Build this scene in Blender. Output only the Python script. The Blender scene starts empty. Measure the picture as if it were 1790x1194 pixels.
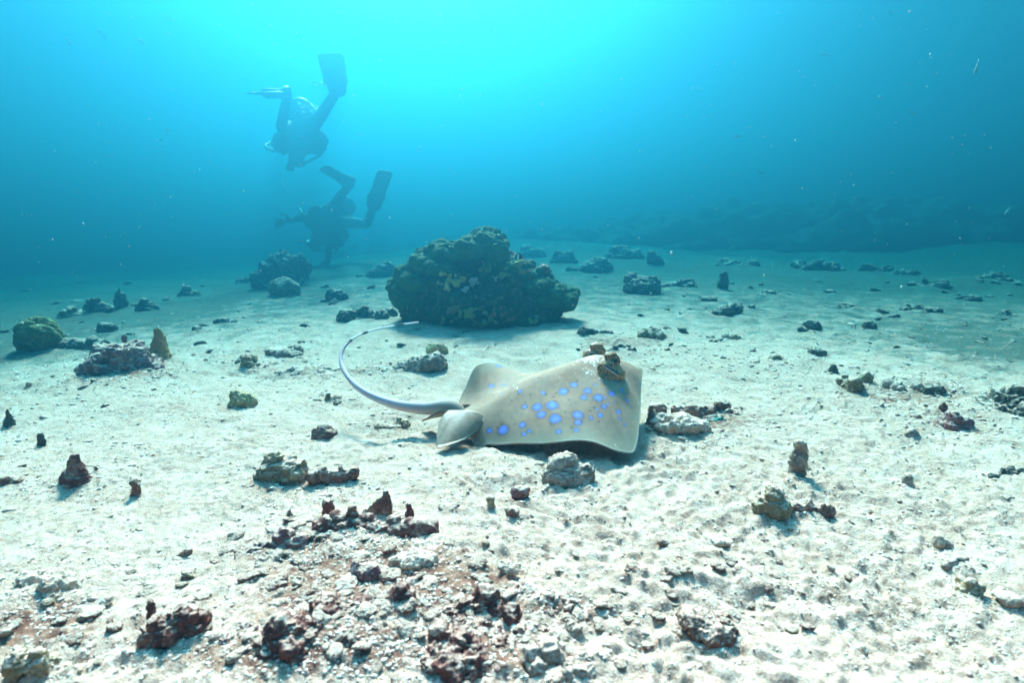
import bpy, bmesh, math, random
import numpy as np
from mathutils import Vector, Matrix

sc = bpy.context.scene
R = math.radians
rnd = random.Random(7)
rng = np.random.default_rng(11)

# ------------------------------------------------------------------ camera
CAM_H, PITCH, LENS = 0.29, 11.4, 19.64
cam = bpy.data.cameras.new('camera')
cam_ob = bpy.data.objects.new('camera', cam)
sc.collection.objects.link(cam_ob)
sc.camera = cam_ob
cam.lens, cam.sensor_width = LENS, 36
cam.clip_start, cam.clip_end = 0.02, 500
cam_ob.location = (0, 0, CAM_H)
cam_ob.rotation_euler = (R(90 - PITCH), 0, 0)
cam.dof.use_dof = True
cam.dof.focus_distance = 0.86
cam.dof.aperture_fstop = 9.0

# ------------------------------------------------------------------ sky, sun, exposure
SUN_EL, SUN_AZ = 45.0, -10.0          # azimuth from +Y, clockwise
world = bpy.data.worlds.new('World')
sc.world = world
world.use_nodes = True
wn = world.node_tree
sky = wn.nodes.new('ShaderNodeTexSky')
sky.sky_type = 'NISHITA'
sky.sun_disc = False
sky.sun_elevation, sky.sun_rotation = R(SUN_EL), R(SUN_AZ)
wn.nodes['Background'].inputs[1].default_value = 0.05
wn.links.new(sky.outputs[0], wn.nodes['Background'].inputs[0])
sun = bpy.data.lights.new('sun', 'SUN')
sun.energy, sun.angle, sun.color = 5.0, R(12), (1.0, 0.315, 0.315)
sun_ob = bpy.data.objects.new('sun', sun)
sc.collection.objects.link(sun_ob)
sd = Vector((math.sin(R(SUN_AZ)) * math.cos(R(SUN_EL)), math.cos(R(SUN_AZ)) * math.cos(R(SUN_EL)), math.sin(R(SUN_EL))))
sun_ob.rotation_euler = sd.to_track_quat('Z', 'Y').to_euler()
sun_ob.location = (-1, 4, 6)
vs = sc.view_settings
vs.view_transform, vs.look, vs.exposure, vs.gamma = 'Standard', 'None', 4.6, 1.0
sc.cycles.volume_bounces = 0
sc.cycles.max_bounces = 8
sc.cycles.transparent_max_bounces = 12
sc.cycles.use_denoising = True

WATER_TOP = 1.66
WATER = dict(density=0.80, color=(0.022, 0.262, 0.425), absorb=(0.0, 0.60, 0.945), g=0.90)

# ------------------------------------------------------------------ helpers
F = 895.0 / math.tan(math.atan(18 / LENS))
CP, SP = math.cos(R(PITCH)), math.sin(R(PITCH))


def ray(px, py):
    x, z = (px - 895) / F, (597 - py) / F
    return Vector((x, CP + z * SP, z * CP - SP))


def W(px, py, Y):
    """point seen at a photo pixel, at distance Y along the ground axis"""
    d = ray(px, py)
    return Vector((0, 0, CAM_H)) + d * (Y / d.y)


def project(P):
    """photo pixel of world points (N,3)"""
    x, y, z = P[:, 0], P[:, 1], P[:, 2] - CAM_H
    dep = y * CP - z * SP
    up = y * SP + z * CP
    return 895 + F * x / dep, 597 - F * up / dep, dep


def _h(ix, iy, iz, seed):
    h = (ix * 374761393 + iy * 668265263 + iz * 1442695041 + seed * 974711) & 0xFFFFFFFF
    h = ((h ^ (h >> 13)) * 1274126177) & 0xFFFFFFFF
    h ^= h >> 16
    return (h & 0xFFFF) / 32767.5 - 1.0


def noise(p, seed=0):
    p = np.asarray(p, float)
    i = np.floor(p).astype(np.int64)
    f = p - i
    u = f * f * f * (f * (f * 6 - 15) + 10)
    out = 0
    for dx in (0, 1):
        wx = u[:, 0] if dx else 1 - u[:, 0]
        for dy in (0, 1):
            wy = u[:, 1] if dy else 1 - u[:, 1]
            for dz in (0, 1):
                wz = u[:, 2] if dz else 1 - u[:, 2]
                out = out + wx * wy * wz * _h(i[:, 0] + dx, i[:, 1] + dy, i[:, 2] + dz, seed)
    return out


def noise2(x, y, scale, seed):
    p = np.stack([x * scale, y * scale, np.full_like(x, seed * 7.31)], 1)
    return noise(p, seed)


def sstep(a, b, x):
    t = np.clip((x - a) / (b - a), 0, 1)
    return t * t * (3 - 2 * t)


# ------------------------------------------------------------------ terrain height
RK = []          # rocks: x, y, width, depth, height and photo pixel
PLAN = True


def Hs(x, y):
    """broad shape of the seabed"""
    x = np.asarray(x, float)
    y = np.asarray(y, float)
    z = -0.055 * np.maximum(-x - 0.7, 0) + 0.004 * np.maximum(x - 1, 0)
    z = np.maximum(z, -1.1) + 0.034 * np.clip(y - 2.8, 0, 9) * sstep(-2.5, 0.5, x)
    z = z + 0.018 * noise2(x, y, 1.1, 3) * sstep(0.3, 1.4, np.hypot(x, y))
    z = z + 0.05 * noise2(x, y, 0.35, 4) * sstep(2, 6, np.hypot(x, y))
    return z


def Hd(x, y):
    """sand relief"""
    z = Hs(x, y)
    r = np.hypot(x, y)
    x0, y0 = x, y
    x, y = (x0 + 0.030 * noise2(x0, y0, 9.0, 61) + 0.35 * y0, y0 + 0.030 * noise2(x0, y0, 9.0, 62) - 0.35 * x0)
    z = z + 0.0075 * noise2(x, y, 7.0, 5)
    lump = noise2(x, y, 19.0, 6)
    z = z + 0.0036 * lump * (0.5 + 0.8 * sstep(-0.4, 0.5, noise2(x, y, 3.0, 14)))
    near = 1 - sstep(2.5, 5, r)
    crumb = 1 - np.abs(noise2(x, y, 55.0, 8))
    patch = sstep(-0.35, 0.5, noise2(x, y, 5.0, 9))
    z = z + near * (0.0046 * (crumb - 0.6) * (0.35 + patch) + 0.0022 * noise2(x, y, 120.0, 10) * (0.4 + patch)
                    + 0.0014 * noise2(x, y, 260.0, 12))
    z = z + (1 - near) * 0.03 * noise2(x, y, 2.2, 13)
    x, y = x0, y0
    for rx, ry, w, d, h, *_ in RK:
        q = np.where((np.abs(x - rx) < w * 1.6) & (np.abs(y - ry) < w * 1.6))[0]
        if len(q):
            e = ((x[q] - rx) / (w * 0.68)) ** 2 + ((y[q] - ry) / (max(d, w * 0.4) * 0.72)) ** 2
            z[q] += min(0.16 * h, 0.012) * np.exp(-e) * (1 + 0.5 * noise2(x[q], y[q], 30.0, 15))
    return z


def hs1(x, y):
    return float(Hs(np.array([x]), np.array([y]))[0])


def hd1(x, y):
    return float(Hd(np.array([x]), np.array([y]))[0])


def G(px, py):
    """ground point under a photo pixel"""
    d = ray(px, py)
    t = CAM_H / max(-d.z, 0.02)
    for _ in range(25):
        z = hs1(d.x * t, d.y * t)
        t = 0.5 * t + 0.5 * (CAM_H - z) / max(-d.z, 0.02)
    return Vector((d.x * t, d.y * t, hs1(d.x * t, d.y * t)))


COL = sc.collection


def mesh_from(name, V, Fc, smooth=True):
    me = bpy.data.meshes.new(name)
    if isinstance(Fc, np.ndarray):
        V = np.asarray(V, np.float32)
        k = Fc.shape[1]
        me.vertices.add(len(V))
        me.vertices.foreach_set('co', V.ravel())
        me.loops.add(Fc.size)
        me.loops.foreach_set('vertex_index', Fc.astype(np.int32).ravel())
        me.polygons.add(len(Fc))
        me.polygons.foreach_set('loop_start', np.arange(0, Fc.size, k, dtype=np.int32))
        me.polygons.foreach_set('loop_total', np.full(len(Fc), k, np.int32))
        me.update(calc_edges=True)
        me.validate()
    else:
        me.from_pydata([tuple(v) for v in V], [], Fc)
        me.update()
    if smooth:
        me.polygons.foreach_set('use_smooth', np.ones(len(me.polygons), bool))
    return me


def put(name, me, mat, parent=None, loc=None):
    o = bpy.data.objects.new(name, me)
    COL.objects.link(o)
    if mat is not None and me is not None and not me.materials:
        me.materials.append(mat)
    if parent is not None:
        o.parent = parent
    if loc is not None:
        o.location = loc
    return o


def tag(o, label, cat, group=None):
    o['label'] = label
    o['category'] = cat
    if group:
        o['group'] = group
    return o


def empty(name, loc):
    o = bpy.data.objects.new(name, None)
    o.empty_display_size = 0.05
    COL.objects.link(o)
    o.location = loc
    return o


def part(name, V, Fc, mat, parent, org, smooth=True):
    """child mesh from world-space vertices; org = world position of the thing"""
    V = np.asarray([tuple(v) for v in V], float) - np.array(org)
    me = mesh_from(name, V, Fc, smooth)
    me.materials.append(mat)
    return put(name, me, mat, parent)


_ico = {}


def ico(sub):
    if sub not in _ico:
        bm = bmesh.new()
        bmesh.ops.create_icosphere(bm, subdivisions=sub, radius=1)
        bm.verts.ensure_lookup_table()
        _ico[sub] = (np.array([v.co[:] for v in bm.verts]), np.array([[v.index for v in f.verts] for f in bm.faces]))
        bm.free()
    return _ico[sub]


def rot_m(rx, ry, rz):
    return np.array((Matrix.Rotation(rz, 3, 'Z') @ Matrix.Rotation(ry, 3, 'Y') @ Matrix.Rotation(rx, 3, 'X')))


def mods(V, Fc, specs):
    """run modifiers on a mesh and return the result"""
    me = mesh_from('tmp', V, Fc)
    ob = bpy.data.objects.new('tmp', me)
    COL.objects.link(ob)
    for typ, kw in specs:
        m = ob.modifiers.new('m', typ)
        for k, v in kw.items():
            setattr(m, k, v)
    dg = bpy.context.evaluated_depsgraph_get()
    me2 = bpy.data.meshes.new_from_object(ob.evaluated_get(dg))
    bpy.data.objects.remove(ob)
    bpy.data.meshes.remove(me)
    return me2


def arrays(me):
    V = np.empty(len(me.vertices) * 3)
    me.vertices.foreach_get('co', V)
    N = np.empty(len(me.vertices) * 3)
    me.vertices.foreach_get('normal', N)
    return V.reshape(-1, 3), N.reshape(-1, 3)


def blob_mesh(blobs, voxel, smooth=4):
    """one closed surface round a set of ellipsoids ((x,y,z),(rx,ry,rz),(ex,ey,ez))"""
    v0, f0 = ico(3)
    VV, FF, n = [], [], 0
    for c, r, e in blobs:
        VV.append((v0 * np.array(r)) @ rot_m(*e).T + np.array(c))
        FF.append(f0 + n)
        n += len(v0)
    sp = [('REMESH', dict(mode='VOXEL', voxel_size=voxel))]
    if smooth:
        sp.append(('SMOOTH', dict(factor=0.5, iterations=smooth)))
    return mods(np.concatenate(VV), np.concatenate(FF), sp)


def roughen(me, s, seed, amp=1.0, fine=1.0):
    V, N = arrays(me)
    p = V / s
    d = 0.085 * noise(p * 2.6, seed) + 0.06 * (0.5 - np.abs(noise(p * 6, seed + 1))) + 0.032 * noise(p * 13, seed + 2)
    d = d + fine * (0.026 * (0.5 - np.abs(noise(p * 26, seed + 3))) + 0.014 * noise(p * 52, seed + 4))
    V = V + N * (d * s * amp)[:, None]
    me.vertices.foreach_set('co', V.astype(np.float32).ravel())
    me.update()
    me.polygons.foreach_set('use_smooth', np.ones(len(me.polygons), bool))
    return me


def tube(path, radii, k=10, cap=True, flat=1.0):
    P = [Vector(p) for p in path]
    V, Fc = [], []
    up = Vector((0, 0, 1))
    for i, p in enumerate(P):
        t = (P[min(i + 1, len(P) - 1)] - P[max(i - 1, 0)]).normalized()
        a = t.cross(up)
        if a.length < 1e-3:
            a = t.cross(Vector((0, 1, 0)))
        a.normalize()
        b = a.cross(t)
        for j in range(k):
            th = 2 * math.pi * j / k
            V.append(p + (a * math.cos(th) + b * math.sin(th) * flat) * radii[i])
    for i in range(len(P) - 1):
        for j in range(k):
            j2 = (j + 1) % k
            Fc.append((i * k + j, i * k + j2, (i + 1) * k + j2, (i + 1) * k + j))
    if cap:
        Fc.append(tuple(reversed(range(k))))
        Fc.append(tuple((len(P) - 1) * k + j for j in range(k)))
    return V, Fc


def catmull(pts, n):
    P = [np.array(p, float) for p in pts]
    P = [2 * P[0] - P[1]] + P + [2 * P[-1] - P[-2]]
    out = []
    m = len(P) - 3
    for i in range(m):
        for j in range(n):
            t = j / n
            a, b, c, d = P[i:i + 4]
            out.append(0.5 * (2 * b + (c - a) * t + (2 * a - 5 * b + 4 * c - d) * t * t + (3 * b - a - 3 * c + d) * t ** 3))
    out.append(P[-2])
    return np.array(out)


# ------------------------------------------------------------------ materials
def new_mat(name):
    m = bpy.data.materials.new(name)
    m.use_nodes = True
    nt = m.node_tree
    b = nt.nodes['Principled BSDF']
    b.inputs['Specular IOR Level'].default_value = 0.15
    return m, nt, b


def nd(nt, typ, **kw):
    n = nt.nodes.new(typ)
    for k, v in kw.items():
        if k.startswith('i_'):
            n.inputs[k[2:].replace('_', ' ')].default_value = v
        else:
            setattr(n, k, v)
    return n


def ramp(nt, src, stops, interp='LINEAR'):
    r = nt.nodes.new('ShaderNodeValToRGB')
    r.color_ramp.interpolation = interp
    el = r.color_ramp.elements
    while len(el) < len(stops):
        el.new(0.5)
    for e, (p, c) in zip(el, stops):
        e.position = p
        e.color = (*c, 1) if len(c) == 3 else c
    nt.links.new(src, r.inputs[0])
    return r.outputs[0]


def mixc(nt, fac, a, b):
    m = nt.nodes.new('ShaderNodeMix')
    m.data_type = 'RGBA'
    for s, v in ((m.inputs[0], fac), (m.inputs[6], a), (m.inputs[7], b)):
        if isinstance(v, tuple):
            s.default_value = (*v, 1)
        elif isinstance(v, (int, float)):
            s.default_value = v
        else:
            nt.links.new(v, s)
    return m.outputs[2]


def bumpn(nt, b, src, strength, dist, prev=None):
    n = nt.nodes.new('ShaderNodeBump')
    n.inputs['Strength'].default_value = strength
    n.inputs['Distance'].default_value = dist
    nt.links.new(src, n.inputs['Height'])
    if prev is not None:
        nt.links.new(prev, n.inputs['Normal'])
    nt.links.new(n.outputs[0], b.inputs['Normal'])
    return n.outputs[0]


SAND = (0.59, 0.39, 0.28)


def mat_rock(name, cols, dust=0.5, k=1.0, rough=0.95):
    m, nt, b = new_mat(name)
    b.inputs['Roughness'].default_value = rough
    tc = nd(nt, 'ShaderNodeTexCoord')
    oi = nd(nt, 'ShaderNodeObjectInfo')
    ad = nd(nt, 'ShaderNodeVectorMath', operation='MULTIPLY_ADD')
    nt.links.new(oi.outputs['Random'], ad.inputs[0])
    ad.inputs[1].default_value = (13.7, 9.1, 5.3)
    nt.links.new(tc.outputs['Object'], ad.inputs[2])
    co = ad.outputs[0]
    n1 = nd(nt, 'ShaderNodeTexNoise', i_Scale=22.0 * k, i_Detail=4.0, i_Roughness=0.6)
    n2 = nd(nt, 'ShaderNodeTexNoise', i_Scale=75.0 * k, i_Detail=4.0, i_Roughness=0.65)
    n3 = nd(nt, 'ShaderNodeTexNoise', i_Scale=330.0 * k, i_Detail=3.0, i_Roughness=0.7)
    for n in (n1, n2, n3):
        nt.links.new(co, n.inputs['Vector'])
    f1 = ramp(nt, n1.outputs[0], [(0.38, (0, 0, 0)), (0.62, (1, 1, 1))])
    f2 = ramp(nt, n2.outputs[0], [(0.50, (0, 0, 0)), (0.66, (1, 1, 1))])
    c = mixc(nt, f1, cols[0], cols[1])
    c = mixc(nt, f2, c, cols[2])
    f3 = ramp(nt, n3.outputs[0], [(0.30, (0.55, 0.55, 0.55)), (0.7, (1.35, 1.35, 1.35))])
    mul = nd(nt, 'ShaderNodeMix', data_type='RGBA', blend_type='MULTIPLY')
    mul.inputs[0].default_value = 1.0
    nt.links.new(c, mul.inputs[6])
    nt.links.new(f3, mul.inputs[7])
    c = mul.outputs[2]
    if dust > 0:
        ge = nd(nt, 'ShaderNodeNewGeometry')
        sx = nd(nt, 'ShaderNodeSeparateXYZ')
        nt.links.new(ge.outputs['Normal'], sx.inputs[0])
        a = nd(nt, 'ShaderNodeMath', operation='MULTIPLY_ADD')
        nt.links.new(n2.outputs[0], a.inputs[0])
        a.inputs[1].default_value = 1.5
        a.inputs[2].default_value = -1.35 + dust * 0.7
        a2 = nd(nt, 'ShaderNodeMath', operation='ADD')
        nt.links.new(sx.outputs[2], a2.inputs[0])
        nt.links.new(a.outputs[0], a2.inputs[1])
        fd = ramp(nt, a2.outputs[0], [(0.35, (0, 0, 0)), (0.75, (1, 1, 1))])
        c = mixc(nt, fd, c, (SAND[0] * 0.9, SAND[1] * 0.9, SAND[2] * 0.88))
    nt.links.new(c, b.inputs['Base Color'])
    p = bumpn(nt, b, n2.outputs[0], 0.6, 0.006 / k)
    bumpn(nt, b, n3.outputs[0], 0.7, 0.002 / k, p)
    return m


def mat_plain(name, col, rough=0.6, var=0.25, scale=30.0, spec=0.2):
    m, nt, b = new_mat(name)
    b.inputs['Roughness'].default_value = rough
    b.inputs['Specular IOR Level'].default_value = spec
    tc = nd(nt, 'ShaderNodeTexCoord')
    n1 = nd(nt, 'ShaderNodeTexNoise', i_Scale=scale, i_Detail=3.0)
    nt.links.new(tc.outputs['Object'], n1.inputs['Vector'])
    lo = tuple(c * (1 - var) for c in col)
    hi = tuple(min(1, c * (1 + var)) for c in col)
    nt.links.new(ramp(nt, n1.outputs[0], [(0.3, lo), (0.7, hi)]), b.inputs['Base Color'])
    return m


def mat_sand():
    m, nt, b = new_mat('sand')
    b.inputs['Roughness'].default_value = 1.0
    b.inputs['Specular IOR Level'].default_value = 0.05
    tc = nd(nt, 'ShaderNodeTexCoord')
    co = tc.outputs['Object']

    def tn(s, d=4.0, r=0.6):
        n = nd(nt, 'ShaderNodeTexNoise', i_Scale=s, i_Detail=d, i_Roughness=r)
        nt.links.new(co, n.inputs['Vector'])
        return n.outputs[0]
    big, mid, fine, grain = tn(3.0), tn(28.0), tn(160.0, 4, 0.7), tn(900.0, 2, 0.7)
    c = mixc(nt, ramp(nt, mid, [(0.35, (0, 0, 0)), (0.65, (1, 1, 1))]), SAND, (0.455, 0.285, 0.195))
    # crumbs of brown turf and pink rubble dust
    fb = ramp(nt, fine, [(0.50, (0, 0, 0)), (0.62, (1, 1, 1))])
    pat = ramp(nt, tn(11.0, 5.0, 0.65), [(0.36, (0.2, 0.2, 0.2)), (0.58, (1, 1, 1))])
    mm = nd(nt, 'ShaderNodeMath', operation='MULTIPLY')
    nt.links.new(fb, mm.inputs[0])
    nt.links.new(pat, mm.inputs[1])
    m2 = nd(nt, 'ShaderNodeMath', operation='MULTIPLY')
    nt.links.new(mm.outputs[0], m2.inputs[0])
    m2.inputs[1].default_value = 0.85
    c = mixc(nt, m2.outputs[0], c, (0.26, 0.145, 0.09))
    fg = ramp(nt, grain, [(0.34, (0.5, 0.46, 0.42)), (0.54, (1, 1, 1))])
    mul = nd(nt, 'ShaderNodeMix', data_type='RGBA', blend_type='MULTIPLY')
    mul.inputs[0].default_value = 0.7
    nt.links.new(c, mul.inputs[6])
    nt.links.new(fg, mul.inputs[7])
    c = mul.outputs[2]
    # turf-covered ground farther out
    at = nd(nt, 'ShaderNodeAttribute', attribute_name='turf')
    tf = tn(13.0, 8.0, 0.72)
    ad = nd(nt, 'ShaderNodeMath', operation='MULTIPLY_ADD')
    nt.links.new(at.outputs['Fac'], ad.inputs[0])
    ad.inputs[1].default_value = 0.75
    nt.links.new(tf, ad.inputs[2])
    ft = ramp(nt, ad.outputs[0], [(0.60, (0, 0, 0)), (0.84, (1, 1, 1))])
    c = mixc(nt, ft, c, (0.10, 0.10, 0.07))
    # red-brown crust of broken coral and algae
    ac = nd(nt, 'ShaderNodeAttribute', attribute_name='crust')
    cn = tn(75.0, 6.0, 0.7)
    a3 = nd(nt, 'ShaderNodeMath', operation='MULTIPLY_ADD')
    nt.links.new(ac.outputs['Fac'], a3.inputs[0])
    a3.inputs[1].default_value = 0.48
    nt.links.new(cn, a3.inputs[2])
    fc_ = ramp(nt, a3.outputs[0], [(0.64, (0, 0, 0)), (0.78, (1, 1, 1))])
    m4 = nd(nt, 'ShaderNodeMath', operation='MULTIPLY')
    nt.links.new(fc_, m4.inputs[0])
    nt.links.new(ramp(nt, ac.outputs['Fac'], [(0.02, (0, 0, 0)), (0.3, (1, 1, 1))]), m4.inputs[1])
    c = mixc(nt, m4.outputs[0], c, mixc(nt, ramp(nt, mid, [(0.4, (0, 0, 0)), (0.6, (1, 1, 1))]), (0.15, 0.055, 0.035), (0.30, 0.15, 0.09)))
    nt.links.new(c, b.inputs['Base Color'])
    p = bumpn(nt, b, fine, 0.7, 0.0045)
    bumpn(nt, b, grain, 0.6, 0.0012, p)
    return m


# ------------------------------------------------------------------ water body and sea surface
def build_water():
    S = 70.0
    zb, zt = -3.2, WATER_TOP
    V = [(-S, -S, zb), (S, -S, zb), (S, S, zb), (-S, S, zb), (-S, -S, zt), (S, -S, zt), (S, S, zt), (-S, S, zt)]
    Fc = [(3, 2, 1, 0), (4, 5, 6, 7), (0, 1, 5, 4), (1, 2, 6, 5), (2, 3, 7, 6), (3, 0, 4, 7)]
    m = bpy.data.materials.new('sea_haze')
    m.use_nodes = True
    n = m.node_tree.nodes
    n.clear()
    out = n.new('ShaderNodeOutputMaterial')
    v = n.new('ShaderNodeVolumePrincipled')
    v.inputs['Color'].default_value = (*WATER['color'], 1)
    v.inputs['Density'].default_value = WATER['density']
    v.inputs['Anisotropy'].default_value = WATER['g']
    v.inputs['Absorption Color'].default_value = (*WATER['absorb'], 1)
    m.node_tree.links.new(v.outputs[0], out.inputs['Volume'])
    o = put('haze', mesh_from('haze', V, Fc, False), m)
    o['kind'] = 'stuff'
    o['label'] = 'clear blue tropical seawater fading everything into the distance'
    # the sea surface seen from below: clear overhead, a mirror at a slant
    k = 60
    xs = np.linspace(-69, 69, k)
    X, Y = np.meshgrid(xs, xs)
    Z = WATER_TOP + 0.06 + 0.03 * noise2(X.ravel(), Y.ravel(), 0.4, 40)
    V = np.stack([X.ravel(), Y.ravel(), Z], 1)
    i = np.arange((k - 1) * k).reshape(k - 1, k)[:, :-1].ravel()
    Fc = np.stack([i, i + 1, i + k + 1, i + k], 1)
    m = bpy.data.materials.new('sea_surface')
    m.use_nodes = True
    nt = m.node_tree
    nt.nodes.clear()
    out = nt.nodes.new('ShaderNodeOutputMaterial')
    mx = nt.nodes.new('ShaderNodeMixShader')
    fr = nt.nodes.new('ShaderNodeFresnel')
    fr.inputs['IOR'].default_value = 1.33
    tr = nt.nodes.new('ShaderNodeBsdfTransparent')
    gl = nt.nodes.new('ShaderNodeBsdfGlossy')
    gl.inputs['Roughness'].default_value = 0.12
    nt.links.new(fr.outputs[0], mx.inputs[0])
    nt.links.new(tr.outputs[0], mx.inputs[1])
    nt.links.new(gl.outputs[0], mx.inputs[2])
    nt.links.new(mx.outputs[0], out.inputs['Surface'])
    o = put('sea_surface', mesh_from('sea_surface', V, Fc), m)
    o['kind'] = 'structure'


build_water()

# ------------------------------------------------------------------ rocks
M = {}
M['brown'] = mat_rock('brown_rock', [(0.17, 0.065, 0.044), (0.27, 0.13, 0.085), (0.42, 0.28, 0.20)], 0.5)
M['purple'] = mat_rock('purple_rock', [(0.16, 0.060, 0.060), (0.27, 0.12, 0.11), (0.46, 0.32, 0.26)], 0.55)
M['umber'] = mat_rock('umber_rock', [(0.11, 0.034, 0.026), (0.19, 0.066, 0.048), (0.34, 0.18, 0.12)], 0.40)
M['grey'] = mat_rock('grey_rock', [(0.221, 0.153, 0.111), (0.357, 0.264, 0.196), (0.493, 0.391, 0.306)], 0.7)
M['turf'] = mat_rock('turf_rock', [(0.204, 0.145, 0.072), (0.306, 0.221, 0.119), (0.459, 0.357, 0.238)], 0.65)
M['pale'] = mat_rock('pale_rock', [(0.476, 0.348, 0.246), (0.561, 0.433, 0.323), (0.34, 0.196, 0.128)], 0.75)
M['yellow'] = mat_rock('yellow_coral', [(0.40, 0.27, 0.10), (0.48, 0.36, 0.17), (0.60, 0.50, 0.30)], 0.25)
M['orange'] = mat_rock('orange_coral', [(0.36, 0.17, 0.06), (0.30, 0.20, 0.07), (0.45, 0.27, 0.12)], 0.05)
M['green'] = mat_rock('green_coral', [(0.09, 0.10, 0.03), (0.16, 0.15, 0.045), (0.24, 0.21, 0.08)], 0.1)
M['dark'] = mat_rock('dark_rock', [(0.065, 0.060, 0.045), (0.12, 0.105, 0.075), (0.22, 0.20, 0.15)], 0.4, 0.6)
M['teal'] = mat_rock('teal_sponge', [(0.03, 0.22, 0.16), (0.06, 0.30, 0.22), (0.10, 0.16, 0.12)], 0.1)


def recipe(kind, w, h, d, rs):
    """ellipsoids of a rock w wide, d deep, h high; base at z=0, centre at x=y=0"""
    u = rs.uniform
    B = []
    if kind == 'mound':
        B.append(((0, 0, h * 0.22), (w * 0.44, d * 0.44, h * 0.48), (0, 0, 0)))
        for _ in range(9):
            a = u(0, 6.28)
            q = u(0.1, 0.36)
            B.append(((math.cos(a) * w * q, math.sin(a) * d * q, h * u(0.1, 0.75) * (1 - q)), (w * u(0.10, 0.2), d * u(0.10, 0.2), h * u(0.15, 0.28)), (u(-.4, .4), u(-.4, .4), u(0, 3))))
        for _ in range(2):
            B.append(((w * u(-.16, .12), d * u(-.1, .1), h * u(.58, .68)), (w * u(.16, .26), d * u(.16, .26), h * u(.2, .3)), (u(-.5, .5), u(-.5, .5), u(0, 3))))
    elif kind == 'boulder':
        B.append(((0, 0, h * 0.42), (w * 0.45, d * 0.45, h * 0.48), (0, u(-.2, .2), 0)))
        for _ in range(6):
            a = u(0, 6.28)
            B.append(((math.cos(a) * w * 0.28, math.sin(a) * d * 0.28, h * u(0.2, 0.75)), (w * u(0.14, 0.24), d * u(0.14, 0.24), h * u(0.14, 0.26)), (u(-.4, .4), u(-.4, .4), 0)))
    elif kind == 'cone':
        ln = u(-.12, .12)
        for i in range(7):
            t = i / 6
            B.append(((w * ln * t + w * u(-.05, .05), d * u(-.06, .06), h * (0.08 + 0.80 * t)), (w * (0.46 - 0.34 * t), d * (0.46 - 0.34 * t), h * 0.17), (0, 0, 0)))
    elif kind == 'stub':
        for i in range(5):
            t = i / 4
            B.append(((w * (0.16 * math.sin(t * 3) + u(-.06, .06)) + w * 0.12 * t, 0, h * (0.05 + 0.8 * t)), (w * (0.44 - 0.16 * t) * u(.85, 1.15), d * 0.36 * u(.8, 1.1), h * u(.14, .2)), (u(-.4, .4), u(-.4, .4), 0)))
        B.append(((w * 0.1, 0, h * 0.02), (w * 0.55, d * 0.55, h * 0.10), (0, 0, 0)))
    elif kind == 'log':
        n = 7
        for i in range(n):
            t = i / (n - 1) - 0.5
            B.append(((w * 0.86 * t, d * u(-.08, .08), h * (0.36 + u(-.05, .05))), (w * 0.13, d * u(0.34, 0.46), h * u(0.34, 0.44)), (0, 0, 0)))
        for _ in range(3):
            B.append(((w * u(-.4, .4), d * u(-.2, .2), h * 0.7), (w * 0.07, d * 0.2, h * 0.25), (0, 0, 0)))
    elif kind == 'cluster':
        for _ in range(max(8, int(10 * w / max(h, d) / 2))):
            x = u(-.42, .42)
            hh = h * u(0.35, 1.0) * (1 - 0.5 * abs(x))
            s = u(0.10, 0.2)
            B.append(((w * x, d * u(-.35, .35), hh * 0.35), (max(w * s * 0.7, h * 0.25), d * u(.15, .3), hh * 0.55), (u(-.5, .5), u(-.5, .5), u(0, 3))))
        B.append(((0, 0, h * 0.08), (w * 0.42, d * 0.4, h * 0.22), (0, 0, 0)))
    elif kind == 'slab':
        tl = u(-.25, .25)
        B.append(((0, 0, h * 0.42), (w * 0.46, d * 0.44, h * 0.30), (u(-.15, .15), tl, 0)))
        for _ in range(6):
            a = u(0, 6.28)
            B.append(((math.cos(a) * w * 0.3, math.sin(a) * d * 0.3, h * u(.3, .6)), (w * 0.17, d * 0.18, h * 0.24), (0, tl, 0)))
    elif kind == 'wedge':
        for i in range(6):
            t = i / 5
            B.append(((w * (-0.34 + 0.62 * t), d * u(-.1, .1), h * (0.5 - 0.32 * t)), (w * 0.19, d * 0.34, h * (0.46 - 0.26 * t)), (0, 0, 0)))
    return B




def rock(name, label, cat, px, py, wpx, hpx, kind, mat, depth=0.8, yaw=0.0, sink=0.2, amp=1.0, seed=None, group=None, detail=1.0, parent=None):
    """px,py = photo pixel of the middle of the foot; sizes in photo pixels at that distance"""
    p = G(px, py)
    D = p.y * CP - (p.z - CAM_H) * SP
    w, h = wpx * D / F, hpx * D / F
    if name.startswith('rubble') and py < 1000:
        w, h, sink = w * 1.12, h * 0.88, max(sink, 0.34)
    d = w * depth
    p.y += d * 0.42
    p.x *= (p.y / (p.y - d * 0.42))
    if PLAN:
        RK.append((p.x, p.y, w, d, h, px, py, wpx, hpx))
        return
    seed = seed if seed is not None else (int(px) * 31 + int(py) * 7) % 9973
    rs = random.Random(seed)
    s = max(w, h)
    vox = max(s / (95 * detail), 1.9 * D / F)
    me = blob_mesh(recipe(kind, w, h * (1 + sink), d, rs), vox, 3)
    roughen(me, (w * h) ** 0.5 * 1.1, seed, amp)
    me.materials.append(M[mat])
    z = hs1(p.x, p.y)
    o = put(name, me, None, loc=(p.x, p.y, z - h * sink))
    o.rotation_euler.z = yaw
    me.name = name
    if parent is not None:
        o.parent = parent
        o.matrix_parent_inverse = (Matrix.Translation(parent.location) @ parent.rotation_euler.to_matrix().to_4x4()).inverted()
        return o
    tag(o, label, cat, group)
    return o


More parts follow.
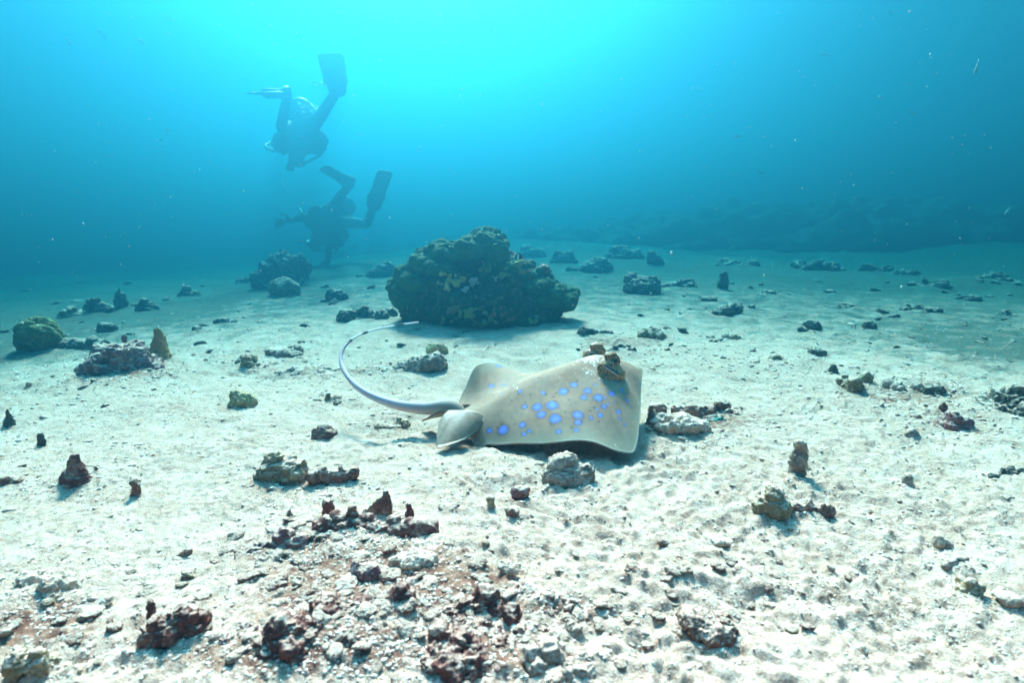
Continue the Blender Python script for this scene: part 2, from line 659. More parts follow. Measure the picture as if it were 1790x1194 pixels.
def build_rocks():
    r = rock
    # left side
    r('coral_boulder', 'dark green knobbly coral boulder standing alone on the slope', 'coral', 74, 618, 76, 68, 'boulder', 'green', 0.9)
    q = r('rubble_mound', 'purple brown encrusted rubble mound with a small spike on top', 'rock', 212, 662, 140, 74, 'mound', 'purple', 0.7, amp=1.3)
    r('spike', '', '', 221, 628, 11, 44, 'stub', 'umber', 0.9, parent=q)
    r('lobe_coral', 'orange tan lobed coral leaning on the purple rubble mound', 'coral', 284, 640, 54, 62, 'cone', 'orange', 0.9, amp=0.6)
    r('rubble_boulder', 'low dark double boulder behind the purple rubble mound', 'rock', 150, 612, 62, 26, 'log', 'dark', 0.6)
    r('rubble_boulder', 'blocky dark stone behind the orange lobed coral, small and square', 'rock', 188, 583, 32, 24, 'boulder', 'dark')
    r('reef_mound', 'hazy dark dome shaped coral mound downslope behind the purple rubble mound', 'coral', 172, 556, 58, 40, 'mound', 'dark')
    r('reef_mound', 'hazy low dark mound behind the orange lobed coral, beside an upright clump', 'coral', 259, 546, 46, 26, 'mound', 'dark')
    r('reef_mound', 'faint upright coral clump between two hazy mounds on the slope', 'coral', 214, 541, 30, 36, 'cone', 'dark')
    r('reef_mound', 'pale sand dusted low mound in front of the dome shaped mound', 'coral', 131, 560, 60, 24, 'mound', 'turf')
    r('reef_mound', 'tall hazy reef mound on the seabed below the two divers', 'coral', 494, 507, 108, 76, 'mound', 'dark', amp=1.4)
    r('reef_mound', 'pale round coral in front of the tall hazy reef mound', 'coral', 499, 520, 56, 42, 'boulder', 'turf')
    r('rubble_boulder', 'dark round stone on open sand between the hazy mound and the big coral head', 'rock', 590, 529, 40, 30, 'boulder', 'dark')
    r('rubble_boulder', 'long low dark boulder against the foot of the big coral head', 'rock', 645, 562, 84, 34, 'cluster', 'dark', 0.6)
    r('rubble_lump', 'ragged low patch of dark rubble between the orange coral and the divers', 'rubble', 345, 586, 46, 20, 'cluster', 'dark')
    r('rubble_lump', 'flat dark rubble strip before the tall hazy reef mound', 'rubble', 396, 566, 58, 16, 'cluster', 'dark')
    r('rubble_lump', 'small dark twin lumps behind the upright turf rubble', 'rubble', 437, 586, 22, 16, 'cluster', 'dark')
    for x, y, w, h, kd in ((330, 520, 40, 18, 'mound'), (668, 486, 60, 24, 'mound'), (1040, 478, 70, 26, 'mound'), (1090, 458, 80, 30, 'mound'), (985, 464, 60, 26, 'mound'), (1290, 470, 80, 20, 'cluster'),
                           (1430, 474, 100, 24, 'cluster'), (1560, 480, 90, 24, 'cluster'), (1640, 504, 80, 18, 'cluster'), (1740, 500, 110, 26, 'cluster'), (930, 452, 60, 24, 'mound'), (430, 498, 44, 16, 'cluster'), (1480, 540, 50, 10, 'cluster'), (1610, 548, 60, 12, 'cluster'), (1340, 520, 60, 12, 'cluster')):
        r('reef_mound', 'dim reef mound fading into the haze at the far end of the sand', 'coral', x, y, w, h, kd, 'dark', 0.8, amp=1.4, group='dim reef mounds in the haze')
    # middle, round the tail
    r('rubble_piece', 'upright turf coated rubble with a leaf like fin, near the tail bend', 'rubble', 438, 644, 50, 32, 'cluster', 'turf', amp=1.3)
    r('rubble_piece', 'flat grey turf slab half buried behind the tail bend', 'rubble', 500, 626, 62, 22, 'slab', 'grey', yaw=0.3)
    r('rubble_piece', 'low scattered grey turf rubble ridge just outside the tail bend', 'rubble', 540, 656, 100, 20, 'cluster', 'grey', 0.5)
    r('rubble_piece', 'yellow sandy coral chunk standing alone on white sand', 'coral', 426, 716, 42, 36, 'boulder', 'yellow', amp=1.2)
    r('rubble_piece', 'brown flecked lump on the sand below the tail base', 'rubble', 567, 764, 46, 20, 'mound', 'brown')
    r('rubble_mound', 'grey shaggy rubble slope inside the curve of the tail', 'rubble', 726, 652, 96, 38, 'wedge', 'grey', 0.6, yaw=3.0, amp=1.3)
    r('yellow_coral', 'small yellow brown coral knob topping the grey rubble inside the tail curve', 'coral', 764, 624, 38, 26, 'boulder', 'yellow', amp=1.4)
    r('rubble_piece', 'tiny orange chip on the sand inside the tail curve', 'rubble', 659, 650, 12, 8, 'slab', 'orange')
    r('rubble_piece', 'turf tufted stones in the tail shadow beside the pelvic fin', 'rubble', 686, 746, 60, 20, 'cluster', 'turf', 0.5, amp=1.3)
    r('rubble_piece', 'brown turf patch with branching bits on the sand below the tail bend', 'rubble', 578, 706, 44, 22, 'cluster', 'turf', amp=1.3)
    r('turf_clump', 'wide olive algae tuft clump on the sand beside the brown coral finger', 'algae', 492, 846, 98, 58, 'mound', 'turf', 0.7, amp=1.5, sink=0.25)
    r('coral_finger', 'thick brown dead coral finger lying on its side beside the olive algae', 'coral', 584, 846, 76, 30, 'log', 'brown', 0.4, yaw=0.25)
    # right of the ray
    r('rubble_mound', 'encrusted round rock with green algae in front of the near wing', 'rock', 996, 852, 92, 54, 'mound', 'grey', 0.8, amp=1.2)
    r('rubble_ridge', 'brown rubble ridge with a sandy back emerging beside the near wing', 'rubble', 1225, 732, 160, 32, 'cluster', 'brown', 0.35, amp=1.1)
    r('rubble_piece', 'sand crusted pale block in front of the brown rubble ridge', 'rubble', 1192, 762, 100, 44, 'slab', 'pale', 0.6)
    r('rubble_piece', 'dark knuckle shaped stone tucked beside the wing tip', 'rubble', 1140, 752, 32, 44, 'cone', 'brown')
    r('teal_sponge', 'small bright teal sponge under the end of the brown rubble ridge', 'sponge', 1250, 738, 32, 12, 'cluster', 'teal', 0.5)
    r('rubble_piece', 'dark pointed stone between the big coral head and the ray eyes', 'rubble', 1018, 588, 24, 22, 'mound', 'dark')
    r('rubble_piece', 'ragged dark rubble clump directly behind the eyes of the ray', 'rubble', 1080, 616, 46, 24, 'cluster', 'dark', amp=1.3)
    r('rubble_piece', 'spiky turf rubble heap behind the eyes with a raised knob', 'rubble', 1140, 600, 66, 34, 'cluster', 'turf', amp=1.3)
    r('rubble_piece', 'low dark rubble spread between the coral head and the spiky heap', 'rubble', 1052, 588, 44, 18, 'cluster', 'dark')
    r('rubble_boulder', 'round dark boulder with a knob, alone on the sand near the big coral head', 'rock', 1124, 518, 64, 46, 'boulder', 'dark', 0.9)
    r('rubble_boulder', 'hazy leaning dark slab behind the round knobbed boulder', 'rock', 1150, 467, 34, 32, 'wedge', 'dark')
    r('rubble_boulder', 'dark fish shaped rock lying flat on the far sand', 'rock', 1252, 553, 74, 26, 'wedge', 'dark', 0.5, yaw=3.14)
    r('rubble_boulder', 'dark crumbly rock next to the fish shaped rock', 'rock', 1306, 545, 40, 18, 'cluster', 'dark')
    r('rubble_boulder', 'small flat dark stone behind the fish shaped rock', 'rock', 1236, 529, 34, 13, 'slab', 'dark')
    r('coral_stub', 'upright dark coral stub on the hazy far sand', 'coral', 1259, 509, 20, 34, 'stub', 'dark')
    r('reef_mound', 'low spread of dark rubble on the hazy sand beside the upright stub', 'rubble', 1195, 506, 70, 26, 'cluster', 'dark')
    r('rubble_boulder', 'small round dark stone alone on the teal sand', 'rock', 1417, 577, 32, 20, 'boulder', 'dark')
    r('rubble_boulder', 'small dark stone farther along from the round one on the teal sand', 'rock', 1520, 575, 24, 15, 'boulder', 'dark')
    r('rubble_boulder', 'thin flat dark stone on the hazy teal sand', 'rock', 1546, 550, 24, 12, 'wedge', 'dark')
    r('rubble_boulder', 'faint dark lump almost lost in the haze on the sand', 'rock', 1698, 527, 32, 16, 'mound', 'dark')
    r('reef_mound', 'ragged dark rubble pile on the hazy teal sand', 'rubble', 1762, 561, 50, 20, 'cluster', 'dark')
    r('rubble_ridge', 'long row of turf rubble lying across the sand beyond the ray snout', 'rubble', 1350, 642, 100, 28, 'cluster', 'turf', 0.4, amp=1.3)
    r('rubble_piece', 'pale finger of rubble in front of the long turf row', 'rubble', 1368, 648, 30, 12, 'log', 'grey')
    r('rubble_piece', 'knobbly rubble finger ending the long turf row', 'rubble', 1405, 640, 44, 18, 'log', 'turf', yaw=0.3)
    r('algae_sprig', 'small dark feathery algae sprig sticking up from the sand', 'algae', 1264, 632, 16, 16, 'cluster', 'dark', amp=1.6)
    r('rubble_piece', 'low turf lumps behind the long turf row', 'rubble', 1262, 596, 60, 18, 'cluster', 'turf')
    r('rubble_piece', 'dark topped stone behind the end of the long turf row', 'rubble', 1427, 620, 34, 16, 'mound', 'dark')
    r('rubble_piece', 'dark grey pointed stone between the long turf row and the broad turf heap', 'rubble', 1456, 656, 26, 18, 'cone', 'dark')
    r('rubble_ridge', 'broad turf rubble heap at the start of the rubble belt', 'rubble', 1502, 680, 66, 34, 'cluster', 'turf', 0.6, amp=1.3)
    r('rubble_ridge', 'grey turf rubble strip in the middle of the rubble belt', 'rubble', 1590, 682, 80, 26, 'cluster', 'grey', 0.5, amp=1.3)
    r('rubble_ridge', 'dark shaggy rubble strip ending the rubble belt', 'rubble', 1640, 694, 58, 26, 'cluster', 'dark', 0.5, amp=1.3)
    r('rubble_piece', 'dark brown pointed stone beside the lumpy purple pile', 'rubble', 1646, 730, 26, 28, 'cone', 'umber')
    r('rubble_mound', 'lumpy dark purple rubble pile behind the brown pointed stone', 'rubble', 1668, 756, 54, 42, 'mound', 'purple', amp=1.3)
    r('rubble_piece', 'round grey stone on the sand near the lumpy purple pile', 'rubble', 1592, 772, 26, 24, 'boulder', 'grey')
    r('rubble_mound', 'big dark algae covered mound rising from the sand beyond the rubble belt', 'rock', 1770, 738, 130, 60, 'mound', 'dark', amp=1.3)
    r('coral_finger', 'black crooked coral finger lying alone on the sand', 'coral', 1758, 842, 74, 24, 'log', 'dark', 0.35, yaw=0.35)
    r('coral_stick', 'sand crusted upright coral stick leaning behind a tan chunk', 'coral', 1386, 838, 36, 66, 'stub', 'grey', 0.8)
    r('coral_chunk', 'olive tan coral chunk with a crusty front on the open sand', 'coral', 1350, 912, 72, 66, 'mound', 'turf', 0.7, amp=1.3)
    r('coral_finger', 'short reddish coral finger beside the olive tan chunk', 'coral', 1412, 910, 70, 34, 'log', 'brown', 0.5, yaw=-0.2)
    r('rubble_piece', 'low brown stump alone on bare sand between tan chunk and black finger', 'rubble', 1580, 856, 24, 30, 'stub', 'grey')
    r('rubble_piece', 'flat sandy disc of dead coral on the open sand', 'coral', 1256, 958, 48, 18, 'slab', 'pale', 0.9)
    r('shell', 'white broken shell lying on bare sand', 'shell', 1650, 962, 38, 24, 'wedge', 'pale', 0.7)
    r('rubble_piece', 'thin grey stick half buried beside the white shell', 'rubble', 1668, 990, 50, 14, 'log', 'grey', 0.3, yaw=0.35)
    r('rubble_mound', 'teal tinted rounded lump on the sand beyond the white shell', 'rubble', 1692, 1050, 50, 36, 'mound', 'turf')
    r('rubble_piece', 'pale flat slab beside the teal tinted lump', 'rubble', 1756, 1062, 54, 20, 'slab', 'pale')
    r('rubble_mound', 'round sand topped rock with a dark red rim', 'rock', 1232, 1142, 112, 64, 'slab', 'brown', 0.8, amp=1.2)
    # left foreground
    r('pyramid_rock', 'dark brown pyramid shaped stone on white sand', 'rock', 138, 856, 64, 54, 'cone', 'umber', 0.8, amp=0.8)
    r('rubble_piece', 'small brown chip beside the pyramid shaped stone', 'rubble', 170, 834, 16, 20, 'cone', 'brown')
    r('coral_stub', 'short brown coral stub standing on bare sand near the pyramid stone', 'coral', 236, 868, 22, 28, 'stub', 'brown', 0.9)
    r('coral_stub', 'small dark slanted stub on the sand behind the pyramid stone', 'coral', 71, 782, 18, 24, 'stub', 'dark')
    r('coral_stub', 'dark pointed stub on the sand near the slanted stub', 'coral', 18, 742, 20, 26, 'cone', 'dark')
    r('rubble_piece', 'thin dark twig like rubble lying on bare sand near the pyramid stone', 'rubble', 252, 793, 44, 9, 'log', 'grey', 0.3)
    r('rubble_mound', 'ragged brown rubble heap next to the pyramid stone', 'rubble', 20, 858, 60, 26, 'cluster', 'brown')
    q = r('shaggy_clump', 'dark purple brown shaggy clump with a black curved horn', 'rock', 312, 1138, 122, 70, 'mound', 'umber', 0.7, amp=1.5)
    r('horn', '', '', 264, 1104, 20, 52, 'stub', 'umber', 0.9, parent=q)
    r('rubble_mound', 'olive and white rubble pile beyond the shaggy horned clump', 'rubble', 60, 1060, 110, 44, 'cluster', 'pale', 0.8, amp=1.3)
    r('rubble_mound', 'brown green algae lump beside the olive and white rubble pile', 'rubble', 56, 1180, 90, 60, 'cluster', 'turf', 0.7, amp=1.3)
    # foreground rubble field
    q = r('coral_branch', 'dead brown coral branch with a raised hump lying in the foreground rubble', 'coral', 655, 950, 206, 40, 'log', 'umber', 0.22, yaw=-0.06, amp=0.9, sink=0.05)
    r('hump', '', '', 614, 944, 74, 52, 'cone', 'umber', 0.5, parent=q)
    r('coral_stub', 'short dark mushroom headed stub behind the dead branch', 'coral', 570, 916, 36, 40, 'stub', 'umber', 0.9)
    r('coral_finger', 'brown finger of coral pointing up behind the dead branch', 'coral', 656, 914, 62, 58, 'wedge', 'brown', 0.4, yaw=3.1)
    r('coral_stub', 'thin dark upright stub near the tapering end of the dead branch', 'coral', 712, 916, 22, 36, 'stub', 'umber', 0.9)
    r('coral_chunk', 'small brown pointed chip beside the mushroom headed stub', 'coral', 507, 918, 24, 22, 'cone', 'brown')
    r('teal_sponge', 'thin teal sponge crust under the dead brown branch', 'sponge', 690, 962, 120, 14, 'cluster', 'teal', 0.25)
    r('rubble_ridge', 'crumbly purple brown rubble at the thick end of the dead branch', 'rubble', 500, 970, 130, 40, 'cluster', 'purple', 0.5, amp=1.3)
    r('rubble_piece', 'dark hooded dome of dead coral in the foreground rubble', 'coral', 704, 1092, 78, 62, 'mound', 'umber', 0.8)
    r('rubble_ridge', 'dark shaggy wedge of rubble touching the hooded dome', 'rubble', 646, 1108, 170, 50, 'wedge', 'umber', 0.5, amp=1.4)
    r('rubble_ridge', 'dark shaggy rubble between the hooded dome and the reddish stones', 'rubble', 850, 1108, 170, 48, 'cluster', 'umber', 0.5, amp=1.4)
    r('rubble_mound', 'dark brown hump joined to the ragged maroon crust', 'rock', 535, 1172, 190, 66, 'mound', 'umber', 0.6, amp=1.2)
    r('rubble_mound', 'dark brown crevice stones with deep gaps beside the grey boulder patch', 'rock', 760, 1196, 250, 60, 'cluster', 'umber', 0.5, amp=1.3)
    r('rubble_mound', 'grey sandy boulder patch beside the dark crevice stones', 'rock', 960, 1190, 150, 46, 'cluster', 'grey', 0.5, amp=1.3)
    r('rubble_crust', 'low maroon crust of dead coral in front of the shaggy wedge', 'rubble', 590, 1148, 170, 30, 'cluster', 'umber', 0.5, amp=1.4)
    r('rubble_crust', 'flat maroon crust between the hooded dome and the crevice stones', 'rubble', 716, 1150, 150, 28, 'cluster', 'purple', 0.5, amp=1.4)
    r('rubble_crust', 'dark maroon crust joining the shaggy rubble to the grey boulder patch', 'rubble', 900, 1146, 150, 28, 'cluster', 'umber', 0.5, amp=1.4)
    r('rubble_crust', 'ragged maroon crust between the horned clump and the dark brown hump', 'rubble', 440, 1140, 130, 28, 'cluster', 'purple', 0.5, amp=1.4)
    r('rubble_crust', 'broken maroon crust beside the hooded dome', 'rubble', 790, 1078, 120, 24, 'cluster', 'umber', 0.5, amp=1.4)
    r('rubble_slab', 'pale flat slab in the middle of the foreground rubble', 'rubble', 620, 990, 72, 30, 'slab', 'pale', 0.7)
    r('rubble_slab', 'white smooth plate beside the hooded dome', 'rubble', 738, 1046, 66, 26, 'slab', 'pale', 0.8)
    r('rubble_slab', 'cream broken plate with a brown underside near the white smooth plate', 'rubble', 722, 1010, 92, 40, 'slab', 'pale', 0.7)
    r('rubble_slab', 'sandy slab with an open hollow beside the dark shaggy wedge', 'rubble', 562, 1068, 74, 22, 'slab', 'pale', 0.7)
    r('rubble_slab', 'long pale block beside the teal crust', 'rubble', 760, 978, 84, 28, 'slab', 'pale', 0.7)
    r('rubble_piece', 'brown knobbly stone between the cream plates', 'rubble', 640, 1028, 54, 40, 'boulder', 'purple')
    r('rubble_piece', 'small olive upright chip on the sand near the dead branch', 'rubble', 854, 894, 22, 26, 'stub', 'turf')
    r('rubble_piece', 'reddish brown chunk on the sand in front of the encrusted rock', 'rubble', 908, 872, 34, 24, 'boulder', 'purple')
    r('rubble_piece', 'dark little stone on the sand near the reddish brown chunk', 'rubble', 896, 908, 26, 20, 'boulder', 'brown')
    r('rubble_piece', 'pinkish flat chip lying on the sand above the dead branch', 'rubble', 784, 896, 36, 14, 'slab', 'purple')
    r('rubble_piece', 'reddish crumbled stones near the dark gaping ones', 'rubble', 945, 1058, 100, 34, 'cluster', 'purple', 0.6)
    r('rubble_piece', 'dark gaping rubble stones beside the reddish crumbled ones', 'rubble', 985, 1078, 60, 24, 'cluster', 'brown', 0.6)


build_rocks()      # first pass: where the rocks lie, so the sand can bank up against them

# ------------------------------------------------------------------ seabed
MS = mat_sand()


def build_seabed():
    th = np.concatenate([np.radians(np.linspace(-62, 62, 600)), np.radians(np.linspace(66, 294, 50))])
    r = np.concatenate([np.geomspace(0.03, 0.26, 10)[:-1], np.geomspace(0.26, 3.6, 470)[:-1], np.geomspace(3.6, 68, 130)])
    T, Rr = np.meshgrid(th, r)
    x, y = (Rr * np.sin(T)).ravel(), (Rr * np.cos(T)).ravel()
    z = Hd(x, y)
    V = np.stack([x, y, z], 1)
    nT, nR = len(th), len(r)
    a = np.arange(nR - 1)[:, None] * nT
    j = np.arange(nT)[None, :]
    j2 = (j + 1) % nT
    Fc = np.stack([(a + j).ravel(), (a + nT + j).ravel(), (a + nT + j2).ravel(), (a + j2).ravel()], 1)[:, ::-1]
    V = np.vstack([V, [[0, 0, hs1(0, 0)]]])
    me = mesh_from('seabed', V, Fc)
    rr = np.hypot(V[:, 0], V[:, 1])
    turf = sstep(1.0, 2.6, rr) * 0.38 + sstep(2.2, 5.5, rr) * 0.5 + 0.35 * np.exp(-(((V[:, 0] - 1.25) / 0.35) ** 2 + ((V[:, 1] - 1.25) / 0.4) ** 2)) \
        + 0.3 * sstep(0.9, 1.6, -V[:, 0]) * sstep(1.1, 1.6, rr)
    at = me.attributes.new('turf', 'FLOAT', 'POINT')
    at.data.foreach_set('value', np.clip(turf, 0, 1).astype(np.float32))
    cr = np.zeros(len(V))
    for px, py, wx, wy, k in ((680, 1030, 230, 110, .9), (560, 1150, 260, 60, .9), (850, 1150, 200, 60, .8), (500, 960, 110, 40, .7), (60, 1100, 130, 110, .7), (490, 835, 70, 40, .5), (1240, 735, 110, 30, .6), (1560, 690, 150, 40, .5), (560, 650, 120, 30, .4), (1080, 600, 90, 20, .5),
                              (700, 735, 60, 24, .4), (960, 1070, 120, 50, .6), (1240, 1120, 90, 50, .5), (1660, 740, 60, 40, .5), (220, 660, 90, 24, .5), (900, 880, 120, 40, .3), (1450, 780, 120, 50, .25), (300, 720, 160, 40, .3), (1380, 900, 60, 40, .4)):
        c, a, b_ = G(px, py), G(px + wx, py), G(px, py - wy * .6)
        cr = np.maximum(cr, k * np.exp(-(((V[:, 0] - c.x) / max(abs(a.x - c.x), .02)) ** 2 + ((V[:, 1] - c.y) / max(abs(b_.y - c.y), .02)) ** 2)))
    at = me.attributes.new('crust', 'FLOAT', 'POINT')
    at.data.foreach_set('value', np.clip(cr, 0, 1).astype(np.float32))
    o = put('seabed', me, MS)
    o['kind'] = 'structure'
    # a rise of dark reef closing the view on the right
    k1, k2 = 320, 110
    u = np.linspace(0, 1, k1)
    v = np.linspace(-1, 1, k2)
    U, Vv = np.meshgrid(u, v)
    U, Vv = U.ravel(), Vv.ravel()
    cx = -2.5 + 13 * U
    cy = 8.3 - 1.6 * np.sin(U * 3.0) + 1.1 * Vv
    top = (0.12 + 0.42 * sstep(0.12, 0.45, U)) * (0.85 + 0.35 * noise2(cx, cy, 0.9, 21) + 0.18 * noise2(cx, cy, 2.7, 22))
    zz = top * (1 - Vv ** 2) ** 0.8 + Hs(cx, cy) - 0.16 + 0.16 * np.abs(noise2(cx, cy, 2.2, 23)) + 0.12 * np.abs(noise2(cx, cy, 5.0, 24)) + 0.05 * noise2(cx, cy, 11.0, 25)
    i = np.arange((k2 - 1) * k1).reshape(k2 - 1, k1)[:, :-1].ravel()
    Fr = np.stack([i, i + 1, i + k1 + 1, i + k1], 1)
    o = put('reef_slope', mesh_from('reef_slope', np.stack([cx, cy, zz], 1), Fr), mat_rock('reef_slope', [(0.05, 0.055, 0.04), (0.09, 0.08, 0.05), (0.12, 0.11, 0.08)], 0.0, 0.15))
    o['kind'] = 'structure'


build_seabed()
PLAN = False
build_rocks()

# ------------------------------------------------------------------ the big coral head
def build_coral_head():
    base = G(846, 577)
    Y0 = base.y + 0.20
    org = Vector((base.x, Y0, hs1(base.x, Y0)))
    t = empty('coral_bommie', org)
    tag(t, 'big dark coral head with green knobbly lobes standing on sand behind the ray', 'coral')
    o3 = np.array(org)
    s = (Y0 * CP + CAM_H * SP) / F       # metres per photo pixel here

    def blob(px, py, dy, rx, ry, rz, e=(0, 0, 0)):
        p = W(px, py, Y0 + dy)
        return ((p.x - org.x, p.y - org.y, p.z - org.z), (rx * s, ry * s, rz * s), e)
    core = [blob(846, 535, 0.0, 112, 95, 52), blob(790, 505, 0.02, 76, 72, 58), blob(875, 505, 0.03, 70, 72, 56), blob(832, 472, 0.05, 52, 56, 48),
            blob(930, 532, 0.0, 56, 60, 42), blob(850, 560, -0.05, 118, 60, 24), blob(745, 540, 0.0, 40, 55, 42)]
    me = blob_mesh(core, 0.0045, 3)
    roughen(me, 0.17, 5, 1.25)
    me.materials.append(mat_rock('coral_core', [(0.030, 0.030, 0.020), (0.09, 0.055, 0.035), (0.20, 0.15, 0.07)], 0.05, 0.8))
    core_ob = put('rock_core', me, None, t)
    gm = mat_rock('lobe_green', [(0.04, 0.07, 0.03), (0.065, 0.10, 0.04), (0.11, 0.155, 0.07)], 0.0, 1.4)
    lobes = [
        ('coral_lobe', [(704, 512, -.03, 20, 40, 30), (722, 488, -.03, 30, 50, 22), (748, 462, -.02, 34, 52, 20), (772, 446, -.01, 30, 50, 20), (770, 470, -.06, 30, 40, 12), (712, 522, -.04, 26, 36, 20), (738, 494, -.05, 36, 40, 14)]),
        ('coral_lobe', [(800, 442, -.04, 34, 46, 13), (826, 432, -.05, 36, 52, 16), (848, 424, -.03, 34, 50, 18), (866, 440, -.05, 22, 44, 18), (862, 420, -.02, 15, 26, 10)]),
        ('coral_lobe', [(892, 468, -.01, 30, 50, 12), (908, 478, .0, 36, 50, 13), (938, 498, -.01, 34, 52, 15), (964, 512, -.02, 28, 52, 16), (986, 524, -.03, 24, 46, 20), (962, 524, -.05, 36, 36, 14)]),
        ('coral_lobe', [(800, 452, .14, 60, 40, 20), (865, 466, .15, 56, 40, 22), (930, 510, .13, 46, 40, 20)]),
    ]
    rs = random.Random(3)
    for nm, bl in lobes:
        B = [blob(*b) for b in bl]
        kn = []
        for c, r_, e in B:
            for _ in range(24):
                a, q = rs.uniform(0, 6.28), rs.uniform(0.0, 1.3)
                n = (math.sin(q) * math.cos(a), math.sin(q) * math.sin(a), math.cos(q))
                k = rs.uniform(0.007, 0.016)
                kn.append(((c[0] + n[0] * r_[0], c[1] + n[1] * r_[1], c[2] + n[2] * r_[2] + k * 0.05), (k, k, k * 0.9), (0, 0, 0)))
        me = blob_mesh(B + kn, 0.0030, 1)
        roughen(me, 0.11, 9, 0.5)
        roughen(me, 0.04, 19, 0.6)
        me.materials.append(gm)
        put(nm, me, None, t)
    cols = {'sponge_yellow': [(0.62, 0.47, 0.14), (0.52, 0.36, 0.10), (0.70, 0.58, 0.25)], 'sponge_pale': [(0.50, 0.44, 0.45), (0.55, 0.5, 0.5), (0.4, 0.35, 0.35)],
            'sponge_rust': [(0.30, 0.12, 0.06), (0.22, 0.10, 0.05), (0.34, 0.20, 0.1)], 'sponge_olive': [(0.26, 0.27, 0.08), (0.36, 0.32, 0.11), (0.18, 0.19, 0.07)]}
    cm = {k: mat_rock(k, v, 0.0, 1.5) for k, v in cols.items()}
    V0, F0 = ico(2)
    spots = [(785, 492, 15, 'sponge_yellow'), (797, 484, 11, 'sponge_yellow'), (812, 490, 9, 'sponge_yellow'), (776, 500, 10, 'sponge_yellow'), (826, 498, 10, 'sponge_pale'), (816, 504, 9, 'sponge_pale'), (864, 484, 8, 'sponge_pale'),
             (853, 460, 7, 'sponge_pale'), (842, 468, 12, 'sponge_olive'), (872, 462, 13, 'sponge_olive'), (900, 470, 14, 'sponge_olive'), (884, 478, 11, 'sponge_olive'), (920, 480, 10, 'sponge_rust'), (808, 478, 8, 'sponge_rust'), (790, 545, 12, 'sponge_rust'),
             (820, 550, 14, 'sponge_olive'), (850, 558, 13, 'sponge_olive'), (866, 545, 10, 'sponge_rust'), (890, 552, 11, 'sponge_rust'), (836, 565, 10, 'sponge_rust'), (780, 562, 9, 'sponge_olive'), (930, 558, 9, 'sponge_olive'), (745, 478, 7, 'sponge_rust'), (782, 474, 9, 'sponge_rust')]
    CV, CN = arrays(core_ob.data)
    ux, uy, ud = project(CV + o3)
    for i, (px, py, rr, mk) in enumerate(spots):
        q = (np.hypot(ux - px, uy - py) < 6)
        if not q.any():
            continue
        j = np.where(q)[0][np.argmin(ud[q])]
        c = CV[j]
        B = []
        for _ in range(9):
            B.append((tuple(c + CN[j] * 0.006 + np.array([rs.uniform(-1, 1), rs.uniform(-.2, .1), rs.uniform(-.7, .7)]) * rr * s), (rr * s * rs.uniform(.18, .34),) * 3, (0, 0, 0)))
        me = blob_mesh(B, 0.0035, 1)
        roughen(me, rr * s * 1.2, i, 1.6)
        me.materials.append(cm[mk])
        put('encrusting_sponge', me, None, t)
    # a dark feather star perched on the right shoulder
    B = [blob(952, 470, -.02, 9, 9, 8), blob(946, 474, -.02, 6, 6, 5), blob(958, 475, -.02, 6, 6, 6)]
    me = blob_mesh(B, 0.003, 1)
    roughen(me, 0.03, 77, 1.5)
    me.materials.append(M['umber'])
    put('sponge_knob', me, None, t)


build_coral_head()


# ------------------------------------------------------------------ stingray
def interp(tab, t):
    xs, ys = zip(*tab)
    return np.interp(t, xs, ys)


def smooth_tab(tab, t):
    """monotone-ish smooth interpolation"""
    xs = np.array([a for a, _ in tab], float)
    ys = np.array([b for _, b in tab], float)
    d = np.gradient(ys, xs)
    i = np.clip(np.searchsorted(xs, t) - 1, 0, len(xs) - 2)
    h = xs[i + 1] - xs[i]
    u = (t - xs[i]) / h
    return (2 * u ** 3 - 3 * u ** 2 + 1) * ys[i] + (u ** 3 - 2 * u ** 2 + u) * h * d[i] + (-2 * u ** 3 + 3 * u ** 2) * ys[i + 1] + (u ** 3 - u ** 2) * h * d[i + 1]


